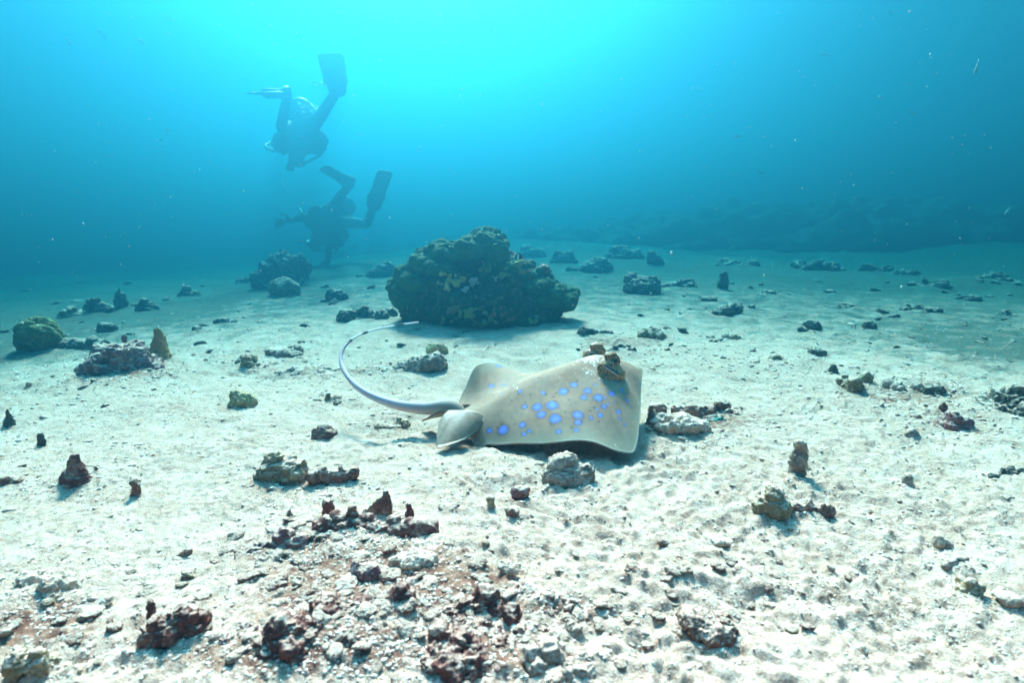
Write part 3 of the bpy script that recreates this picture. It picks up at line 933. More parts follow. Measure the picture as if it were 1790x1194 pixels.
def build_stingray():
    al = R(20)
    fw = np.array([math.cos(al), math.sin(al), 0])
    rt = np.array([math.sin(al), -math.cos(al), 0])       # the ray's right side, towards the camera
    L = 0.275
    tb = np.array([-0.052, 0.772, 0.0])
    g0 = hs1(0.05, 0.8)
    org = Vector((0.08, 0.80, g0))
    root = empty('stingray', org)
    tag(root, 'tan blue spotted stingray lifting off the white sand, tail curled behind', 'stingray')
    wt = [(-0.075, 0.012), (-0.062, 0.034), (-0.04, 0.047), (0.0, 0.056), (0.06, 0.072), (0.15, 0.096), (0.28, 0.124), (0.42, 0.146), (0.54, 0.159), (0.595, 0.1615), (0.63, 0.153), (0.70, 0.127), (0.78, 0.095), (0.86, 0.061), (0.93, 0.033), (0.97, 0.017), (0.99, 0.008), (1.0, 0.002)]
    zmid = [(-0.075, 0.038), (0.0, 0.038), (0.15, 0.049), (0.3, 0.065), (0.45, 0.076), (0.6, 0.088), (0.72, 0.094), (0.85, 0.086), (0.95, 0.081), (1.0, 0.078)]
    znear = [(-0.075, 0.030), (-0.06, 0.010), (0.0, 0.006), (0.15, 0.019), (0.28, 0.025), (0.42, 0.026), (0.54, 0.016), (0.60, 0.013), (0.68, 0.028), (0.84, 0.053), (0.92, 0.066), (1.0, 0.077)]
    zfar = [(-0.075, 0.034), (0.0, 0.056), (0.06, 0.078), (0.15, 0.085), (0.28, 0.074), (0.42, 0.046), (0.55, 0.032), (0.7, 0.040), (0.84, 0.058), (1.0, 0.077)]
    # stations: snout -> rear of disc, then the tail
    ts = 1 - (np.linspace(0, 1, 230) ** 1.15) * 1.075
    KS = 120
    s_ = np.linspace(-1, 1, KS)
    s_ = np.sign(s_) * np.abs(s_) ** 0.9
    rings = []
    attr = []
    wv, zm, zn, zf = smooth_tab(wt, ts), smooth_tab(zmid, ts), smooth_tab(znear, ts), smooth_tab(zfar, ts)
    for i, t in enumerate(ts):
        w = max(wv[i], 0.002)
        s = s_
        a = np.abs(s)
        zmar = np.where(s < 0, zf[i], zn[i])
        dome = (1 - a ** 1.9) ** 1.15
        wave = 0.0022 * np.sin(t * 19 + 1.0) * a ** 4 * (t < 0.9)
        lat = s * w
        zt = zmar + (zm[i] - zmar) * dome + wave
        # central body hump
        hump = 0.010 * np.exp(-(lat / 0.030) ** 2) * sstep(-0.1, 0.2, np.array([t]))[0] * (1 - sstep(0.82, 1.0, np.array([t]))[0])
        zt = zt + hump
        th = 0.0022 + 0.034 * np.exp(-(lat / 0.05) ** 2) * (1 - a ** 2) * min(1, (1 - t) * 5 + 0.15)
        if t < 0.06:
            k = (0.06 - t) / 0.135
            th = np.maximum(th, np.sqrt(np.maximum(1 - a ** 2, 0)) * 0.020 * k)
        c = tb + fw * (t * L)
        top = c[None, :] + rt[None, :] * lat[:, None]
        top[:, 2] = g0 + zt
        bot = top.copy()
        bot[:, 2] -= th
        ring = np.vstack([top, bot[::-1][1:-1]])
        rings.append(ring)
        at = np.zeros((len(ring), 3))
        at[:KS, 0], at[:KS, 1], at[:KS, 2] = t, s, 1
        at[KS:, 0] = t
        at[KS:, 1] = s[::-1][1:-1]
        attr.append(at)
    NR = len(rings[0])
    # tail: from the rear of the disc, round to the banded tip
    e = rings[-1].mean(0)
    Pt = [e, W(790, 713, 0.775), W(740, 714, 0.783), W(690, 707, 0.79), W(645, 690, 0.80), W(612, 664, 0.825), W(596, 632, 0.86), W(605, 603, 0.89), W(635, 583, 0.92), W(685, 570, 0.95), W(732, 563, 0.975)]
    Pt = [np.array(p) for p in Pt]
    C = catmull(Pt, 14)[1:]
    n = len(C)
    rad = np.interp(np.linspace(0, 1, n), [0, 0.12, 0.3, 0.5, 0.7, 0.85, 1.0], [0.0125, 0.0108, 0.0070, 0.0038, 0.0025, 0.0018, 0.0011])
    ang = np.concatenate([np.pi - (np.linspace(0, np.pi, KS)), -np.linspace(0, np.pi, KS)[1:-1]])
    # angles follow the ring order: far side -> top -> near side -> bottom
    ca, sa = np.cos(ang), np.sin(ang)
    for i in range(n):
        tdir = C[min(i + 1, n - 1)] - C[max(i - 1, 0)]
        tdir /= np.linalg.norm(tdir)
        side = np.cross(np.array([0, 0, 1.0]), tdir)
        side /= np.linalg.norm(side)
        up = np.cross(tdir, side)
        ring = C[i][None, :] + rad[i] * (side[None, :] * ca[:, None] + up[None, :] * sa[:, None])
        rings.append(ring)
        at = np.zeros((NR, 3))
        at[:, 0] = -1 - i / (n - 1)
        at[:, 1] = sa
        at[:, 2] = 1
        attr.append(at)
    V = np.vstack(rings)
    A = np.vstack(attr)
    m = len(rings)
    a = np.arange(m - 1)[:, None] * NR
    j = np.arange(NR)[None, :]
    j2 = (j + 1) % NR
    Fc = np.stack([(a + j).ravel(), (a + j2).ravel(), (a + NR + j2).ravel(), (a + NR + j).ravel()], 1)
    # colours: skin pattern stored per vertex
    tan = np.array([0.295, 0.176, 0.106])
    t, s, top = A[:, 0], A[:, 1], A[:, 2]
    colr = np.tile(tan, (len(V), 1))
    n1 = noise(V * 60, 31)
    n2 = noise(V * 420, 32)
    colr *= (1 + 0.12 * n1 + 0.15 * n2 + 0.12 * noise(V * 150, 38))[:, None]
    hue = noise(V * 26, 39)[:, None]
    colr *= 1 + hue * np.array([0.06, -0.01, -0.06])
    marg = np.maximum(sstep(0.72, 0.97, np.abs(s)), sstep(0.90, 0.985, t)) * (t > -0.5)
    colr = colr * (1 - marg[:, None] * 0.45) + np.array([0.25, 0.25, 0.16]) * marg[:, None] * 0.45
    rim = np.maximum(sstep(0.975, 0.995, np.abs(s)), sstep(0.992, 0.999, t)) * (t > -0.06)
    colr = colr * (1 - rim[:, None]) + np.array([0.44, 0.37, 0.30]) * rim[:, None]
    under = (top < 0.5) & (t > -0.5)
    colr[under] = (0.55, 0.48, 0.42)
    # pale ridge along the back
    px, py, dep = project(V)
    vis = (top > 0.5) & (t > -0.08)
    idx = np.where(vis)[0]
    Vt = V[idx]
    sp = [(1287, 405, 24), (1232, 440, 30), (1347, 432, 23), (1333, 467, 20), (1404, 467, 28), (1472, 447, 20), (1497, 382, 15), (1522, 428, 12), (1022, 520, 18), (1085, 520, 29), (1174, 508, 35), (1109, 558, 26), (1181, 577, 35), (1304, 554, 31), (1292, 596, 21), (1290, 630, 13),
          (1430, 510, 16), (1422, 560, 17), (1367, 573, 13), (1400, 528, 9), (1458, 505, 8), (1508, 543, 15), (1510, 576, 11), (1535, 605, 9), (1552, 485, 12), (1440, 467, 9), (1487, 495, 7), (1010, 610, 20), (920, 632, 33), (846, 636, 17), (1048, 638, 13), (1018, 655, 14), (1197, 643, 16), (1128, 445, 14),
          (1014, 438, 14), (1382, 400, 10), (865, 410, 20), (925, 405, 14), (1537, 453, 7), (1567, 503, 6), (918, 450, 7)]
    dots = [(1188, 447), (1184, 468), (1145, 452), (1108, 370), (965, 483), (1040, 490), (976, 602), (908, 598), (1154, 604), (1324, 592), (1362, 536), (1385, 518), (1258, 480), (1230, 543), (1298, 384), (1000, 452), (1060, 455), (1410, 590), (1260, 620)]
    blue = np.array([0.155, 0.21, 0.55])

    def centre(zx, zy):
        qx, qy = 560 + zx * 0.3464, 530 + zy * 0.3464
        d2 = np.hypot(px[idx] - qx, py[idx] - qy)
        c = np.where(d2 < d2.min() + 3)[0]
        return Vt[c[np.argmin(dep[idx][c])]]
    extra = []
    # the far wing carries the same kind of spots
    rs = np.random.default_rng(4)
    for _ in range(26):
        k = idx[rs.integers(len(idx))]
        if s[k] < -0.25 and 0.15 < t[k] < 0.8:
            extra.append((V[k], rs.uniform(0.003, 0.008)))
    sp3 = [(centre(x, y), r * 0.3464 * 0.70 / F) for x, y, r in sp] + extra
    halo = np.zeros(len(idx))
    inner = np.zeros(len(idx))
    core = np.zeros(len(idx))
    wob = 1 + 0.10 * noise(Vt * 240, 33)
    for c, r in sp3:
        d = np.linalg.norm(Vt - c, axis=1) * wob
        core = np.maximum(core, 1 - sstep(r * 0.82, r * 1.04, d))
        inner = np.maximum(inner, 1 - sstep(0, r, d))
        halo = np.maximum(halo, 1 - sstep(r * 1.1, r * 1.45, d))
    ct = colr[idx]
    ct = ct * (1 - 0.30 * halo[:, None])
    ct = ct * (1 - core[:, None]) + blue * (0.62 + 0.5 * inner + 0.10 * noise(Vt * 500, 34))[:, None] * core[:, None]
    for x, y in dots:
        c = centre(x, y)
        d = np.linalg.norm(Vt - c, axis=1)
        f = (1 - sstep(0.0008, 0.0020, d))[:, None]
        ct = ct * (1 - f) + np.array([0.02, 0.016, 0.012]) * f
    # sand lying on the back round the head and along the spine
    hd = tb + fw * 0.72 * L
    dl = np.linalg.norm((Vt - hd)[:, :2], axis=1)
    sn = noise(Vt * 900, 35) + 0.7 * noise(Vt * 380, 36) + 0.5 * noise(Vt * 60, 37)
    amount = np.exp(-(dl / 0.05) ** 2) * 0.75 + 0.25 * np.exp(-((s[idx] + 0.05) / 0.2) ** 2)
    f = sstep(1.05, 1.35, sn * 0.8 + amount)[:, None] * (1 - core[:, None] * 0.7)
    ct = ct * (1 - f) + np.array([0.72, 0.66, 0.58]) * f
    colr[idx] = ct
    # tail: lavender grey, then black and white bands
    tl = np.where(t <= -1)[0]
    q = -1 - t[tl]
    q = -q if q.mean() < 0 else q
    basec = np.array([0.38, 0.27, 0.19]) * (1 - sstep(0.05, 0.35, q))[:, None] + np.array([0.62, 0.47, 0.48]) * sstep(0.05, 0.35, q)[:, None]
    basec = basec * (0.85 + 0.3 * sstep(-0.4, 0.3, -A[tl, 1]))[:, None]
    ring_w = np.zeros_like(q)
    for b0, b1 in ((0.74, 0.79), (0.82, 0.905), (0.945, 1.01)):
        ring_w = np.maximum(ring_w, sstep(b0 - 0.004, b0, q) * (1 - sstep(b1, b1 + 0.004, q)))
    dk = sstep(0.70, 0.735, q)[:, None]
    basec = basec * (1 - dk) + np.array([0.05, 0.04, 0.05]) * dk
    basec = basec * (1 - ring_w[:, None]) + np.array([0.85, 0.82, 0.80]) * ring_w[:, None]
    colr[tl] = basec
    me = mesh_from('body', V - np.array(org), Fc)
    ca_ = me.color_attributes.new('skin', 'FLOAT_COLOR', 'POINT')
    ca_.data.foreach_set('color', np.hstack([np.clip(colr, 0, 1), np.ones((len(V), 1))]).astype(np.float32).ravel())
    mt, nt, b = new_mat('ray_skin')
    b.inputs['Roughness'].default_value = 0.75
    b.inputs['Specular IOR Level'].default_value = 0.1
    va = nd(nt, 'ShaderNodeVertexColor', layer_name='skin')
    nt.links.new(va.outputs[0], b.inputs['Base Color'])
    b.inputs['Subsurface Weight'].default_value = 0.12
    b.inputs['Subsurface Radius'].default_value = (0.006, 0.004, 0.003)
    tc = nd(nt, 'ShaderNodeTexCoord')
    nn = nd(nt, 'ShaderNodeTexNoise', i_Scale=700.0, i_Detail=3.0)
    nt.links.new(tc.outputs['Object'], nn.inputs['Vector'])
    bumpn(nt, b, nn.outputs[0], 0.25, 0.0006)
    put('body', me, mt, root)
    # pelvic fins
    fm, nt, b = new_mat('ray_fin')
    b.inputs['Roughness'].default_value = 0.5
    tc = nd(nt, 'ShaderNodeTexCoord')
    nn = nd(nt, 'ShaderNodeTexNoise', i_Scale=160.0, i_Detail=4.0)
    nt.links.new(tc.outputs['Object'], nn.inputs['Vector'])
    nt.links.new(ramp(nt, nn.outputs[0], [(0.35, (0.23, 0.138, 0.082)), (0.65, (0.31, 0.195, 0.12))]), b.inputs['Base Color'])

    def fin(outline_top, name):
        """a flap: root edge to free edge given as two matched curves"""
        A0, B0 = [np.array(catmull(c, 8)) for c in outline_top]
        k = 14
        vv, ff = [], []
        nrow = len(A0)
        for side in (0, 1):
            for i in range(nrow):
                for j in range(k):
                    u = j / (k - 1)
                    p = A0[i] * (1 - u) + B0[i] * u
                    p = p + np.array([0, 0, 0.003 * math.sin(math.pi * u)])
                    th = 0.004 * (1 - u) + 0.0008
                    vv.append(p - np.array([0, 0, th]) * side)
        N1 = nrow * k
        for i in range(nrow - 1):
            for j in range(k - 1):
                q = i * k + j
                ff.append((q, q + 1, q + k + 1, q + k))
                ff.append((N1 + q, N1 + q + k, N1 + q + k + 1, N1 + q + 1))
        for i in range(nrow - 1):
            for j in (0, k - 1):
                q = i * k + j
                ff.append((q, q + k, N1 + q + k, N1 + q))
        for j in range(k - 1):
            for i in (0, nrow - 1):
                q = i * k + j
                ff.append((q, q + 1, N1 + q + 1, N1 + q))
        return part(name, vv, ff, fm, root, org)
    rootc = [W(850, 728, 0.757), W(836, 720, 0.755), W(818, 717, 0.754), W(805, 717, 0.756), W(796, 717, 0.758), W(786, 717, 0.760)]
    free = [W(838, 750, 0.736), W(814, 767, 0.714), W(784, 778, 0.700), W(764, 782, 0.698), W(763, 764, 0.712), W(767, 738, 0.738)]
    fin([rootc, free], 'pelvic_fin')
    mir = lambda p: np.array(p) - 2 * ((np.array(p) - tb) @ rt) * rt
    fin([[mir(p) for p in rootc], [mir(p) for p in free]], 'pelvic_fin')
    # eyes on raised bulges with the breathing hole behind
    em, nt, b = new_mat('eye_bulge')
    b.inputs['Roughness'].default_value = 0.45
    tc = nd(nt, 'ShaderNodeTexCoord')
    vo = nd(nt, 'ShaderNodeTexNoise', i_Scale=420.0, i_Detail=2.5)
    nt.links.new(tc.outputs['Object'], vo.inputs['Vector'])
    n5 = nd(nt, 'ShaderNodeTexNoise', i_Scale=60.0, i_Detail=3.0)
    nt.links.new(tc.outputs['Object'], n5.inputs['Vector'])
    c = ramp(nt, n5.outputs[0], [(0.35, (0.46, 0.18, 0.045)), (0.65, (0.38, 0.23, 0.12))])
    c = mixc(nt, ramp(nt, vo.outputs[0], [(0.53, (0, 0, 0)), (0.58, (1, 1, 1))]), c, (0.02, 0.014, 0.01))
    nt.links.new(c, b.inputs['Base Color'])
    pm = mat_plain('pupil', (0.015, 0.012, 0.01), 0.15, 0.1, 50, 0.5)
    sm_ = mat_plain('spiracle', (0.10, 0.08, 0.075), 0.5, 0.3, 200)
    lm = mat_plain('spiracle_lip', (0.52, 0.44, 0.38), 0.5, 0.15, 200)
    ey_c = [W(1066, 628, 0.805), W(1041, 611, 0.862)]
    for k, c in enumerate(ey_c):
        c = np.array(c)
        sgn = 1 if k == 0 else -1
        o = rt * sgn
        B = [(tuple(c + fw * 0.004 - np.array([0, 0, 0.004])), (0.013, 0.011, 0.013), (0, 0, al)),
             (tuple(c - fw * 0.004 - np.array([0, 0, 0.012]) + o * 0.002), (0.017, 0.014, 0.014), (0, 0, al)),
             (tuple(c + fw * 0.006 - np.array([0, 0, 0.022]) + o * 0.005), (0.016, 0.016, 0.014), (0, 0, al)),
             (tuple(c - fw * 0.002 - np.array([0, 0, 0.027]) + o * 0.002), (0.023, 0.019, 0.013), (0, 0, al)),
             (tuple(c + fw * 0.001 + np.array([0, 0, 0.006])), (0.011, 0.008, 0.005), (0, 0, al))]
        mb = blob_mesh(B, 0.0013, 6)
        vv, nn_ = arrays(mb)
        vv = vv + nn_ * (0.0006 * noise(vv * 260, 41))[:, None] - np.array(org)
        mb.vertices.foreach_set('co', vv.astype(np.float32).ravel())
        mb.update()
        mb.polygons.foreach_set('use_smooth', np.ones(len(mb.polygons), bool))
        mb.materials.append(em)
        eb = put('eye_bulge', mb, None, root)
        v0, f0 = ico(3)
        ec = c + o * 0.0085 + fw * 0.004 + np.array([0, 0, -0.001])
        part('eyeball', v0 * 0.0042 + ec, f0, pm, eb, org)
        # spiracle: slanting slit with a pale lip
        p0 = c - fw * 0.016 + o * 0.010 + np.array([0, 0, -0.004])
        p1 = c + fw * 0.006 + o * 0.019 + np.array([0, 0, -0.020])
        pts = [p0 * (1 - u) + p1 * u + o * 0.003 * math.sin(math.pi * u) for u in np.linspace(0, 1, 9)]
        vv, ff = tube(pts, [0.0008, 0.0014, 0.0017, 0.0019, 0.0019, 0.0018, 0.0016, 0.0012, 0.0007], 8)
        part('spiracle', vv, ff, sm_, eb, org)
        pts = [p - np.array([0, 0, 0.0024]) - fw * 0.001 + o * 0.001 for p in pts]
        vv, ff = tube(pts, [0.0006, 0.001, 0.0013, 0.0014, 0.0014, 0.0014, 0.0013, 0.0011, 0.0006], 8)
        part('spiracle_lip', vv, ff, lm, eb, org)


build_stingray()


# ------------------------------------------------------------------ divers
DM = dict(suit=mat_plain('wetsuit', (0.016, 0.018, 0.022), 0.7, 0.3), vest=mat_plain('vest_fabric', (0.022, 0.024, 0.028), 0.8, 0.3),
          tank=mat_plain('tank_metal', (0.10, 0.10, 0.11), 0.4, 0.2), fin=mat_plain('fin_rubber', (0.014, 0.016, 0.020), 0.5, 0.25), gauge=mat_plain('gauge_plastic', (0.012, 0.012, 0.014), 0.4, 0.2),
          glass=mat_plain('mask_glass', (0.05, 0.07, 0.08), 0.1, 0.1, 20, 0.5), hose=mat_plain('hose_rubber', (0.012, 0.012, 0.012), 0.5, 0.1))


def skin(verts, edges, radii, sub=2):
    me = bpy.data.meshes.new('tmp')
    me.from_pydata([tuple(v) for v in verts], edges, [])
    ob = bpy.data.objects.new('tmp', me)
    COL.objects.link(ob)
    ob.modifiers.new('s', 'SKIN')
    for i, sv in enumerate(me.skin_vertices[0].data):
        sv.radius = radii[i] if isinstance(radii[i], tuple) else (radii[i], radii[i])
        sv.use_root = i == 0
    ob.modifiers.new('d', 'SUBSURF').levels = sub
    dg = bpy.context.evaluated_depsgraph_get()
    m2 = bpy.data.meshes.new_from_object(ob.evaluated_get(dg))
    bpy.data.objects.remove(ob)
    bpy.data.meshes.remove(me)
    m2.polygons.foreach_set('use_smooth', np.ones(len(m2.polygons), bool))
    return m2


def unit(v):
    return v / max(np.linalg.norm(v), 1e-9)


def diver(J, label, fins, extras):
    org = Vector(J['pelvis'])
    root = empty('person', org)
    tag(root, label, 'diver')
    o3 = np.array(org)
    P = {k: np.array(v) - o3 for k, v in J.items()}
    names = ['pelvis', 'waist', 'chest', 'neck', 'head', 'crown', 'shL', 'elL', 'haL', 'shR', 'elR', 'haR', 'hipL', 'knL', 'anL', 'toL', 'hipR', 'knR', 'anR', 'toR']
    P['waist'] = (P['pelvis'] + P['chest']) / 2
    hd = unit(P['head'] - P['neck'])
    P['crown'] = P['head'] + hd * 0.07
    for sd in 'LR':
        P['to' + sd] = P['an' + sd] + unit(np.array(fins[sd][0]) - o3 - P['an' + sd]) * 0.16
    rad = dict(pelvis=.10, waist=.11, chest=.125, neck=.06, head=.10, crown=.07, shL=.065, shR=.065, elL=.046, elR=.046, haL=.034, haR=.034, hipL=.075, hipR=.075, knL=.047, knR=.047, anL=.034, anR=.034, toL=.04, toR=.04)
    ed = [('pelvis', 'waist'), ('waist', 'chest'), ('chest', 'neck'), ('neck', 'head'), ('head', 'crown'), ('chest', 'shL'), ('shL', 'elL'), ('elL', 'haL'), ('chest', 'shR'), ('shR', 'elR'), ('elR', 'haR'),
          ('pelvis', 'hipL'), ('hipL', 'knL'), ('knL', 'anL'), ('anL', 'toL'), ('pelvis', 'hipR'), ('hipR', 'knR'), ('knR', 'anR'), ('anR', 'toR')]
    ix = {n: i for i, n in enumerate(names)}
    me = skin([P[n] for n in names], [(ix[a], ix[b]) for a, b in ed], [rad[n] * 0.84 for n in names])
    me.materials.append(DM['suit'])
    put('body', me, None, root)
    # hands: palm and five fingers
    for sd in 'LR':
        d = unit(P['ha' + sd] - P['el' + sd])
        a = unit(np.cross(d, np.array([0.3, 1, 0.2])))
        n = np.cross(d, a)
        h0 = P['ha' + sd]
        v, e, r = [h0 - d * .02, h0 + d * .05, h0 + d * .085], [(0, 1), (1, 2)], [.028, (.040, .018), (.038, .015)]
        for f, (off, ln) in enumerate(((-.030, .055), (-.010, .075), (.010, .08), (.030, .07))):
            k = len(v)
            v += [h0 + d * .095 + a * off, h0 + d * (.095 + ln * .55) + a * off * 1.15 + n * .012, h0 + d * (.095 + ln * .9) + a * off * 1.2 + n * .034]
            e += [(2, k), (k, k + 1), (k + 1, k + 2)]
            r += [.0105, .0095, .008]
        k = len(v)
        v += [h0 + d * .03 - a * .042, h0 + d * .06 - a * .065 + n * .01, h0 + d * .09 - a * .07 + n * .02]
        e += [(1, k), (k, k + 1), (k + 1, k + 2)]
        r += [.013, .011, .009]
        me = skin(v, e, r, 1)
        me.materials.append(DM['suit'])
        put('glove', me, None, root)
    # fins
    for sd in 'LR':
        tip, wd, half = fins[sd]
        A, B = P['an' + sd], np.array(tip) - o3
        d = unit(B - A)
        ln = np.linalg.norm(B - A)
        wv = np.array(wd, float)
        wv = unit(wv - d * (wv @ d))
        nn = np.cross(d, wv)
        prof = [(-.06, .040, .040), (0, .052, .048), (.12, .056, .040), (.25, .062, .028), (.36, max(.056, half * .75), .012), (.6, half * .88, .008), (.85, half, .006), (.97, half * .95, .004), (1.0, half * .7, .003)]
        V, Fc = [], []
        kk = 12
        for u, w, th in prof:
            for j in range(kk):
                an = 2 * math.pi * j / kk
                cx, cy = math.cos(an), math.sin(an)
                V.append(A + d * ln * u + wv * w * (abs(cx) ** .7 * np.sign(cx)) + nn * th * (abs(cy) ** .8 * np.sign(cy)))
        for i in range(len(prof) - 1):
            for j in range(kk):
                Fc.append((i * kk + j, i * kk + (j + 1) % kk, (i + 1) * kk + (j + 1) % kk, (i + 1) * kk + j))
        Fc += [tuple(range(kk))[::-1], tuple((len(prof) - 1) * kk + j for j in range(kk))]
        fo = part('fin', V, Fc, DM['fin'], root, (0, 0, 0))
        for sg in (-1, 1):
            V, Fc = tube([A + d * ln * u + wv * sg * w for u, w in ((.2, .055), (.4, half * .8), (.7, half * .92), (.95, half * .97))], [.013, .013, .010, .006], 8)
            part('side_rail', V, Fc, DM['fin'], fo, (0, 0, 0))
    # vest and tank on the back
    ax = unit(P['chest'] - P['pelvis'])
    lat = unit(P['shR'] - P['shL'])
    bk = extras['back'] * unit(np.cross(ax, lat))
    B = []
    for u, r1, r2 in ((.15, .125, .09), (.5, .14, .10), (.85, .155, .11), (1.05, .14, .10)):
        c = P['pelvis'] * (1 - u) + P['chest'] * u + bk * .03
        B.append((tuple(c), (r1, r2, .12), (0, 0, 0)))
    for sg in (-1, 1):
        B.append((tuple(P['pelvis'] * .55 + P['chest'] * .45 + lat * sg * .14 - bk * .02), (.05, .06, .075), (0, 0, 0)))
        B.append((tuple(P['chest'] + lat * sg * .13 + bk * .01), (.075, .08, .09), (0, 0, 0)))
    Q = Matrix((tuple(lat), tuple(bk), tuple(ax))).transposed().to_euler()
    B = [(c, r, (Q.x, Q.y, Q.z)) for c, r, e in B]
    me = blob_mesh(B, 0.014, 3)
    roughen(me, 0.16, 12, 0.8, 0.5)
    me.materials.append(DM['vest'])
    put('buoyancy_vest', me, None, root)
    t0 = P['pelvis'] + bk * .135 - ax * extras.get('tank_low', .12)
    prof = [(0, .02), (.004, .07), (.03, .088), (.48, .088), (.53, .08), (.57, .05), (.585, .022), (.62, .02)]
    V, Fc = tube([t0 + ax * u for u, _ in prof], [r for _, r in prof], 24)
    tk = part('air_tank', V, Fc, DM['tank'], root, (0, 0, 0))
    V, Fc = tube([t0 + ax * .60, t0 + ax * .66], [.028, .03], 10)
    part('valve', V, Fc, DM['gauge'], tk, (0, 0, 0))
    V, Fc = tube([t0 + ax * .64 - lat * .05, t0 + ax * .64 + lat * .05], [.014, .014], 8)
    part('valve_knob', V, Fc, DM['gauge'], tk, (0, 0, 0))
    for u in (.16, .36):
        V, Fc = tube([t0 + ax * u, t0 + ax * (u + .05)], [.093, .093], 20)
        part('tank_band', V, Fc, DM['vest'], root, (0, 0, 0))
    fc = -bk
    mc = P['head'] + fc * .085 + hd * .0
    me = blob_mesh([(tuple(mc + lat * .032), (.042, .03, .036), (Q.x, Q.y, Q.z)), (tuple(mc - lat * .032), (.042, .03, .036), (Q.x, Q.y, Q.z))], .008, 2)
    me.materials.append(DM['glass'])
    put('mask', me, None, root)
    rc = P['head'] + fc * .10 - hd * .065
    me = blob_mesh([(tuple(rc), (.032, .026, .028), (0, 0, 0)), (tuple(rc + lat * .03), (.018, .018, .018), (0, 0, 0))], .007, 2)
    me.materials.append(DM['gauge'])
    put('regulator', me, None, root)
    va = t0 + ax * .64
    for end, bow in ((rc + lat * .03, lat * .22), (P['waist'] - lat * .2 - bk * .1, -lat * .18)):
        pts = catmull([va, va * .6 + end * .4 + bow * .8 + ax * .06, va * .25 + end * .75 + bow * .6, end], 8)
        V, Fc = tube(pts, [.011] * len(pts), 8)
        part('hose', V, Fc, DM['hose'], root, (0, 0, 0))
    for nm, pts, rr in extras.get('hang', []):
        pts = [np.array(p) - o3 for p in pts]
        pts = [pts[0] * (1 - u) + pts[1] * u for u in np.linspace(0, 1, 8)]
        V, Fc = tube(pts, [rr[0]] * 5 + [rr[1]] * 3, 10)
        part(nm, V, Fc, DM['gauge'], root, (0, 0, 0))
    return root


def build_divers():
    a, Y = W, 4.1
    J = dict(pelvis=a(527, 226, Y), chest=a(524, 252, Y + .36), neck=a(521, 262, Y + .52), head=a(519, 266, Y + .66), shL=a(502, 250, Y + .40), elL=a(488, 250, Y + .28), haL=a(494, 257, Y + .53),
             shR=a(547, 250, Y + .40), elR=a(566, 243, Y + .28), haR=a(562, 252, Y + .53), hipL=a(514, 223, Y - .02), knL=a(491, 224, Y - .30), anL=a(503, 163, Y - .42), hipR=a(541, 221, Y - .02), knR=a(560, 204, Y - .34), anR=a(590, 156, Y - .58))
    fins = dict(L=(a(436, 162, Y - .55), tuple(ray(470, 158)), .10), R=(a(577, 92, Y - .84), (1, 0.2, 0.1), .066))
    diver(J, 'diver in black gear swimming above the other, one fin raised, one sideways', fins,
          dict(back=-1, tank_low=.02, hang=[('gauge_console', (a(508, 268, Y + .38), a(507, 298, Y + .40)), (.014, .03))]))
    Y = 4.75
    J = dict(pelvis=a(586, 376, Y), chest=a(566, 402, Y + .34), neck=a(560, 412, Y + .5), head=a(556, 420, Y + .62), shL=a(548, 388, Y + .36), elL=a(538, 378, Y + .22), haL=a(512, 384, Y + .16),
             shR=a(580, 416, Y + .38), elR=a(575, 432, Y + .42), haR=a(573, 454, Y + .44), hipL=a(582, 368, Y - .02), knL=a(594, 344, Y - .34), anL=a(613, 320, Y - .66), hipR=a(598, 388, Y - .02), knR=a(642, 392, Y - .28), anR=a(653, 358, Y - .56))
    fins = dict(L=(a(564, 292, Y - .80), (0.25, -0.9, 0.45), .048), R=(a(674, 298, Y - .80), (1, 0.8, -0.3), .05))
    diver(J, 'fainter diver just above the tall hazy reef mound, one arm stretched out', fins, dict(back=-1, tank_low=.02))
    # bubbles round the upper diver
    v0, f0 = ico(2)
    VV, FF, n = [], [], 0
    rs = random.Random(5)
    for c, cnt, sp in (((537, 186), 16, 12), ((563, 143), 9, 8), ((580, 156), 5, 4), ((552, 190), 6, 6)):
        for _ in range(cnt):
            p = np.array(W(c[0] + rs.gauss(0, sp), c[1] + rs.gauss(0, sp * .35), 3.9 + rs.uniform(-.2, .2)))
            r = rs.uniform(.006, .017)
            VV.append(v0 * np.array([r, r, r * .6]) + p)
            FF.append(f0 + n)
            n += len(v0)
    bm, nt, b = new_mat('air_bubble')
    b.inputs['Base Color'].default_value = (0.9, 0.93, 0.95, 1)
    b.inputs['Roughness'].default_value = 0.12
    b.inputs['Specular IOR Level'].default_value = 0.9
    o = put('air_bubbles', mesh_from('air_bubbles', np.concatenate(VV), np.concatenate(FF)), bm)
    o['kind'] = 'stuff'
    o['label'] = 'small silver air bubbles rising round the higher diver'


build_divers()


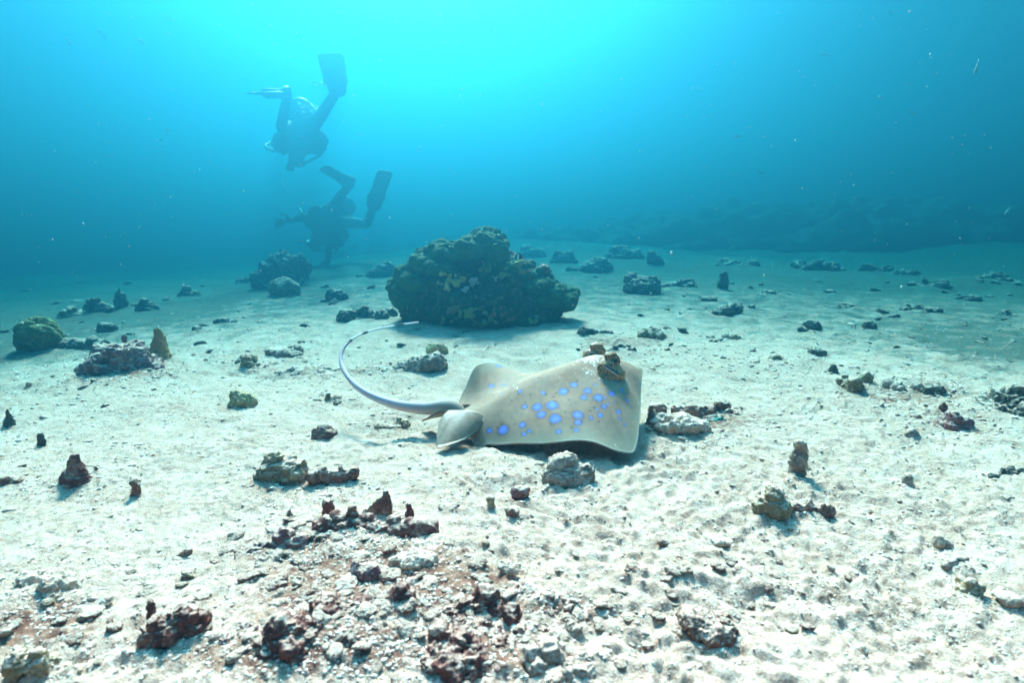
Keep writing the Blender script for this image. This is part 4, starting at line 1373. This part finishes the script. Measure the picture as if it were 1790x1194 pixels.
# ------------------------------------------------------------------ fish
def fish(px, py, Y, length, yaw, label, cat='fish', style='pale', group=None, pitch=0.0):
    p = W(px, py, Y)
    root = empty('small_fish', p)
    root.rotation_euler = (0, pitch, yaw)
    tag(root, label, cat, group)
    m, nt, b = new_mat('fish_' + style)
    b.inputs['Roughness'].default_value = 0.4
    if style == 'striped':
        tc = nd(nt, 'ShaderNodeTexCoord')
        sx = nd(nt, 'ShaderNodeSeparateXYZ')
        nt.links.new(tc.outputs['Generated'], sx.inputs[0])
        k, w = (0.012, 0.012, 0.013), (0.78, 0.78, 0.76)
        nt.links.new(ramp(nt, sx.outputs[0], [(0.0, w), (0.16, w), (0.2, k), (0.36, k), (0.42, w), (0.55, w), (0.6, k), (0.86, k), (0.92, (.3, .3, .3))]), b.inputs['Base Color'])
    else:
        b.inputs['Base Color'].default_value = (0.62, 0.62, 0.58, 1)
    L = length
    deep = 0.28 if style == 'striped' else 0.15
    st = [(-.5, .05, .012), (-.42, .07, .02), (-.3, .16, .05), (-.1, .25, .09), (.1, .28, .105), (.28, .24, .10), (.4, .16, .07), (.48, .07, .035), (.5, .02, .01)]
    V, Fc = [], []
    kk = 12
    for x, hh, ww in st:
        for j in range(kk):
            a = 2 * math.pi * j / kk
            V.append((x * L, math.cos(a) * ww * L, math.sin(a) * hh * L * deep / .28))
    for i in range(len(st) - 1):
        for j in range(kk):
            Fc.append((i * kk + j, i * kk + (j + 1) % kk, (i + 1) * kk + (j + 1) % kk, (i + 1) * kk + j))
    Fc += [tuple(range(kk))[::-1], tuple((len(st) - 1) * kk + j for j in range(kk))]
    me = mesh_from('body', V, Fc)
    me.materials.append(m)
    put('body', me, None, root)

    def plate(name, pts, mt):
        n = len(pts)
        V = [(x * L, s * .006 * L, z * L * deep / .28) for s in (-1, 1) for x, z in pts]
        Fc = [tuple(range(n))[::-1], tuple(range(n, 2 * n))] + [(i, (i + 1) % n, n + (i + 1) % n, n + i) for i in range(n)]
        me = mesh_from(name, V, Fc, False)
        me.materials.append(mt)
        put(name, me, None, root)
    fmt = mat_plain('fish_fin_' + style, (0.75, 0.76, 0.76) if style != 'striped' else (0.05, 0.05, 0.05), 0.5, 0.2)
    tmt = mat_plain('fish_tail_' + style, (0.75, 0.76, 0.76), 0.5, 0.1)
    plate('tail_fin', [(-.46, .05), (-.72, .2), (-.66, 0), (-.72, -.2), (-.46, -.05)], tmt)
    plate('dorsal_fin', [(.25, .22), (.1, .4), (-.15, .36), (-.34, .15), (-.1, .2), (.1, .25)], fmt)
    plate('anal_fin', [(-.02, -.24), (-.12, -.38), (-.3, -.28), (-.36, -.12), (-.15, -.2)], fmt)


def build_fish():
    fish(906, 449, 1.63, 0.030, R(-10), 'tiny black and white banded fish beside the big coral head', style='striped')
    fish(527, 421, 3.6, 0.035, R(190), 'tiny pale fish glinting under the stretched arm of the fainter diver')
    far = [(1707, 119, 2.2, .045, 60, 1.1), (1596, 197, 2.6, .03, 20, 0.3), (1442, 93, 3.6, .05, 180, 0), (1288, 238, 4, .05, 170, 0), (1556, 20, 3, .04, 40, .5), (1000, 30, 3.3, .04, 30, .4), (1330, 300, 4.2, .05, 10, 0),
           (1760, 370, 2.8, .04, 80, .9), (180, 60, 3, .04, 50, .9), (122, 75, 3, .04, 70, .9), (245, 70, 3, .04, 60, .8), (298, 32, 3.4, .04, 40, .6), (292, 227, 2.4, .018, 10, .2)]
    for px, py, Y, l, yw, pt in far:
        fish(px, py, Y, l, R(yw), 'tiny pale fish drifting high in the open blue water', group='tiny fish in open water', pitch=pt)


build_fish()


# ------------------------------------------------------------------ loose rubble and gravel
def chip(seed, elong, flat):
    """low-poly coral chip about 1 unit long"""
    v, f = ico(2)
    v = v.copy()
    d = 1 + 0.38 * noise(v * 1.3 + seed * 3.1, seed) + 0.22 * noise(v * 3.1 + seed, seed + 1)
    v = v * d[:, None] * np.array([0.5, 0.5 * elong, 0.5 * flat])
    return v, f


PATCHES = [(680, 1040, 260, 130, 1.0), (560, 950, 160, 60, .8), (80, 1080, 150, 110, .9), (960, 1100, 200, 80, .8), (490, 830, 90, 50, .5), (1250, 740, 140, 40, .6), (1600, 700, 160, 60, .7), (1200, 620, 160, 40, .5), (540, 640, 140, 40, .5),
           (700, 730, 90, 30, .4), (150, 690, 150, 60, .4), (1380, 890, 70, 50, .4), (1700, 1030, 90, 90, .5), (900, 880, 90, 40, .3), (1450, 1000, 260, 140, .35), (400, 1000, 120, 90, .4), (1500, 620, 260, 40, .3), (350, 560, 260, 40, .4), (60, 850, 80, 50, .6)]


def scatter(n, bg=0.35, ymin=460):
    out = []
    while len(out) < n:
        if rnd.random() < bg:
            px, py = rnd.uniform(-60, 1850), 1200 - (1200 - ymin) * (rnd.random() ** 0.75)
        else:
            c = rnd.choices(PATCHES, [p[2] * p[3] * p[4] for p in PATCHES])[0]
            px, py = rnd.gauss(c[0], c[2] * .5), rnd.gauss(c[1], c[3] * .55)
        if ymin < py < 1225 and -80 < px < 1870 and not (770 < px < 1130 and 640 < py < 790):
            out.append((px, py))
    return out


def build_rubble():
    sets = {}
    for mk in ('pale', 'brown', 'grey', 'dark'):
        L = []
        for i in range(7):
            v, f = chip(i + 10 * len(sets), rnd.uniform(.35, .8), rnd.uniform(.35, .65))
            me = mesh_from('chip', v * 0.02, f)
            me.materials.append(M[mk])
            L.append(me)
        sets[mk] = L
    kinds = [('coral_chip', 'pale', 120, 'pale crumb of broken coral lying loose on the sand', 'pale coral crumbs', 560, (9, 24), .30),
             ('coral_chip', 'brown', 90, 'small brown crumb of dead coral lying loose among the pale rubble', 'brown coral crumbs', 600, (7, 22), .12),
             ('coral_chip', 'grey', 70, 'small grey turf coated crumb lying loose on the sand', 'grey turf crumbs', 560, (8, 20), .35),
             ('rubble_lump', 'dark', 130, 'small dark rubble lump on the hazy far sand', 'dark lumps on the far sand', 474, (9, 24), .8)]
    for nm, mk, n, lab, grp, ymin, (s0, s1), bg in kinds:
        pts = scatter(n, bg, ymin) if mk != 'dark' else [(rnd.uniform(-20, 1810), rnd.uniform(476, 620)) for _ in range(n)]
        for px, py in pts:
            p = G(px, py)
            D = p.y
            w = rnd.uniform(s0, s1) * (rnd.random() * .6 + .6) * D / F
            o = bpy.data.objects.new(nm, rnd.choice(sets[mk]))
            COL.objects.link(o)
            sc_ = w / 0.02
            o.location = (p.x, p.y, hd1(p.x, p.y) - w * .04)
            o.scale = (sc_, sc_, sc_ * rnd.uniform(.8, 1.3))
            o.rotation_euler = (rnd.uniform(-.5, .5), rnd.uniform(-.5, .5), rnd.uniform(0, 6.3))
            tag(o, lab, 'rubble', grp)
    # larger broken pieces in the foreground field
    fields = [(680, 1040, 300, 120), (640, 1110, 260, 80), (80, 1090, 160, 110), (960, 1110, 240, 80), (500, 960, 150, 60), (1230, 1060, 200, 90), (330, 1010, 160, 90)]
    for mk, n, lab, grp, (s0, s1) in (('pale', 70, 'cream slab of broken coral half sunk in the foreground rubble field', 'cream slabs of the foreground rubble field', (22, 62)),
                                      ('brown', 120, 'reddish brown piece of dead coral wedged in the foreground rubble field', 'reddish pieces of the foreground rubble field', (18, 46)),
                                      ('turf', 40, 'olive turf coated piece of coral wedged in the foreground rubble field', 'olive pieces of the foreground rubble field', (18, 50))):
        var = []
        for i in range(9):
            rs = random.Random(i * 17 + n)
            me = blob_mesh(recipe(rs.choice(['slab', 'slab', 'log', 'boulder', 'wedge']), 0.04, 0.02, 0.03, rs), 0.0011, 2)
            roughen(me, 0.03, i * 5 + n, 1.25)
            me.materials.append(M[mk])
            me.name = 'coral_fragment'
            var.append(me)
        for _ in range(n):
            c = rnd.choices(fields, [6, 5, 2.5, 4, 2, 2, 1])[0]
            p = G(min(max(rnd.gauss(c[0], c[2] * .45), -60), 1850), min(max(rnd.gauss(c[1], c[3] * .5), 860), 1222))
            w = rnd.uniform(s0, s1) * rnd.uniform(.7, 1) * p.y / F
            o = bpy.data.objects.new('coral_fragment', rnd.choice(var))
            COL.objects.link(o)
            k = w / 0.04
            o.location = (p.x, p.y, hd1(p.x, p.y) - w * .07)
            o.scale = (k, k, k * rnd.uniform(.45, .8))
            o.rotation_euler = (rnd.uniform(-.35, .35), rnd.uniform(-.35, .35), rnd.uniform(0, 6.3))
            tag(o, lab, 'rubble', grp)
    # gravel: too many to count
    PATCHES.extend((q[5], q[6] - 2, q[7] * .9 + 10, q[8] * .5 + 8, 1.2) for q in RK if q[6] > 570)
    N = 36000
    base = []
    v0, f0 = ico(1)
    for i in range(8):
        d = 1 + 0.45 * noise(v0 * 1.7 + i * 5.7, i)
        base.append(v0 * d[:, None])
    pts = scatter(N, .38, 560)
    d = np.array([tuple(ray(px, py)) for px, py in pts])
    t = CAM_H / np.maximum(-d[:, 2], .02)
    for _ in range(12):
        t = .5 * t + .5 * (CAM_H - Hs(d[:, 0] * t, d[:, 1] * t)) / np.maximum(-d[:, 2], .02)
    X, Y = d[:, 0] * t, d[:, 1] * t
    Z = Hd(X, Y)
    size = (0.0005 + 0.0027 * rng.random(N) ** 4) * np.clip(Y / .6, .8, 2.0)
    pal = np.array([(0.70, 0.53, 0.40), (0.64, 0.47, 0.35), (0.74, 0.57, 0.43), (0.54, 0.37, 0.26), (0.42, 0.26, 0.17), (0.26, 0.15, 0.11), (0.72, 0.47, 0.38), (0.16, 0.11, 0.08)])
    ci = rng.choice(8, N, p=[.27, .20, .20, .13, .07, .03, .08, .02])
    VV = np.empty((N, len(v0), 3), np.float32)
    an = rng.random(N) * 6.283
    c, s = np.cos(an), np.sin(an)
    for i in range(8):
        q = np.where(np.arange(N) % 8 == i)[0]
        b = base[i][None] * (np.array([1, .8, .42])[None, None] * (0.8 + 0.5 * rng.random((len(q), 1, 3))))
        x = b[:, :, 0] * c[q, None] - b[:, :, 1] * s[q, None]
        y = b[:, :, 0] * s[q, None] + b[:, :, 1] * c[q, None]
        sz = size[q, None]
        VV[q, :, 0] = x * sz + X[q, None]
        VV[q, :, 1] = y * sz + Y[q, None]
        VV[q, :, 2] = b[:, :, 2] * sz + Z[q, None] - sz * .05
    FF = (f0[None] + (np.arange(N) * len(v0))[:, None, None]).reshape(-1, 3)
    me = mesh_from('gravel', VV.reshape(-1, 3), FF)
    ca = me.color_attributes.new('tint', 'FLOAT_COLOR', 'POINT')
    cc = np.repeat(pal[ci] * (0.8 + 0.35 * rng.random((N, 1))), len(v0), 0)
    ca.data.foreach_set('color', np.hstack([cc, np.ones((len(cc), 1))]).astype(np.float32).ravel())
    m, nt, b = new_mat('gravel')
    b.inputs['Roughness'].default_value = .95
    va = nd(nt, 'ShaderNodeVertexColor', layer_name='tint')
    tc = nd(nt, 'ShaderNodeTexCoord')
    n1 = nd(nt, 'ShaderNodeTexNoise', i_Scale=700.0, i_Detail=2.0)
    nt.links.new(tc.outputs['Object'], n1.inputs['Vector'])
    mul = nd(nt, 'ShaderNodeMix', data_type='RGBA', blend_type='MULTIPLY')
    mul.inputs[0].default_value = 1
    nt.links.new(va.outputs[0], mul.inputs[6])
    nt.links.new(ramp(nt, n1.outputs[0], [(.3, (.7, .7, .7)), (.7, (1.15, 1.15, 1.15))]), mul.inputs[7])
    nt.links.new(mul.outputs[2], b.inputs['Base Color'])
    o = put('gravel', me, m)
    o['kind'] = 'stuff'
    o['label'] = 'coarse coral gravel and sand crumbs strewn over the seabed'
    # specks hanging in the water
    N = 900
    v0, f0 = ico(1)
    VV, FF = [], []
    for i in range(N):
        Y = 0.5 + 4.0 * rnd.random() ** 1.2
        p = np.array(W(rnd.uniform(-60, 1850), rnd.uniform(-20, 620), Y))
        if p[2] < hs1(p[0], p[1]) + .02:
            p[2] = hs1(p[0], p[1]) + .03 + .1 * rnd.random()
        p[2] = min(p[2], WATER_TOP - .06)
        r = Y * rnd.uniform(.25, .8) / F * (1 + 1.2 * (rnd.random() < .06))
        VV.append(v0 * np.array([r, r, r * rnd.uniform(.7, 2.2)]) + p)
        FF.append(f0 + len(v0) * i)
    o = put('suspended_specks', mesh_from('suspended_specks', np.concatenate(VV), np.concatenate(FF)), mat_plain('speck', (.75, .72, .68), .9, .1))
    o['kind'] = 'stuff'
    o['label'] = 'tiny pale specks of plankton and silt hanging in the water'


build_rubble()
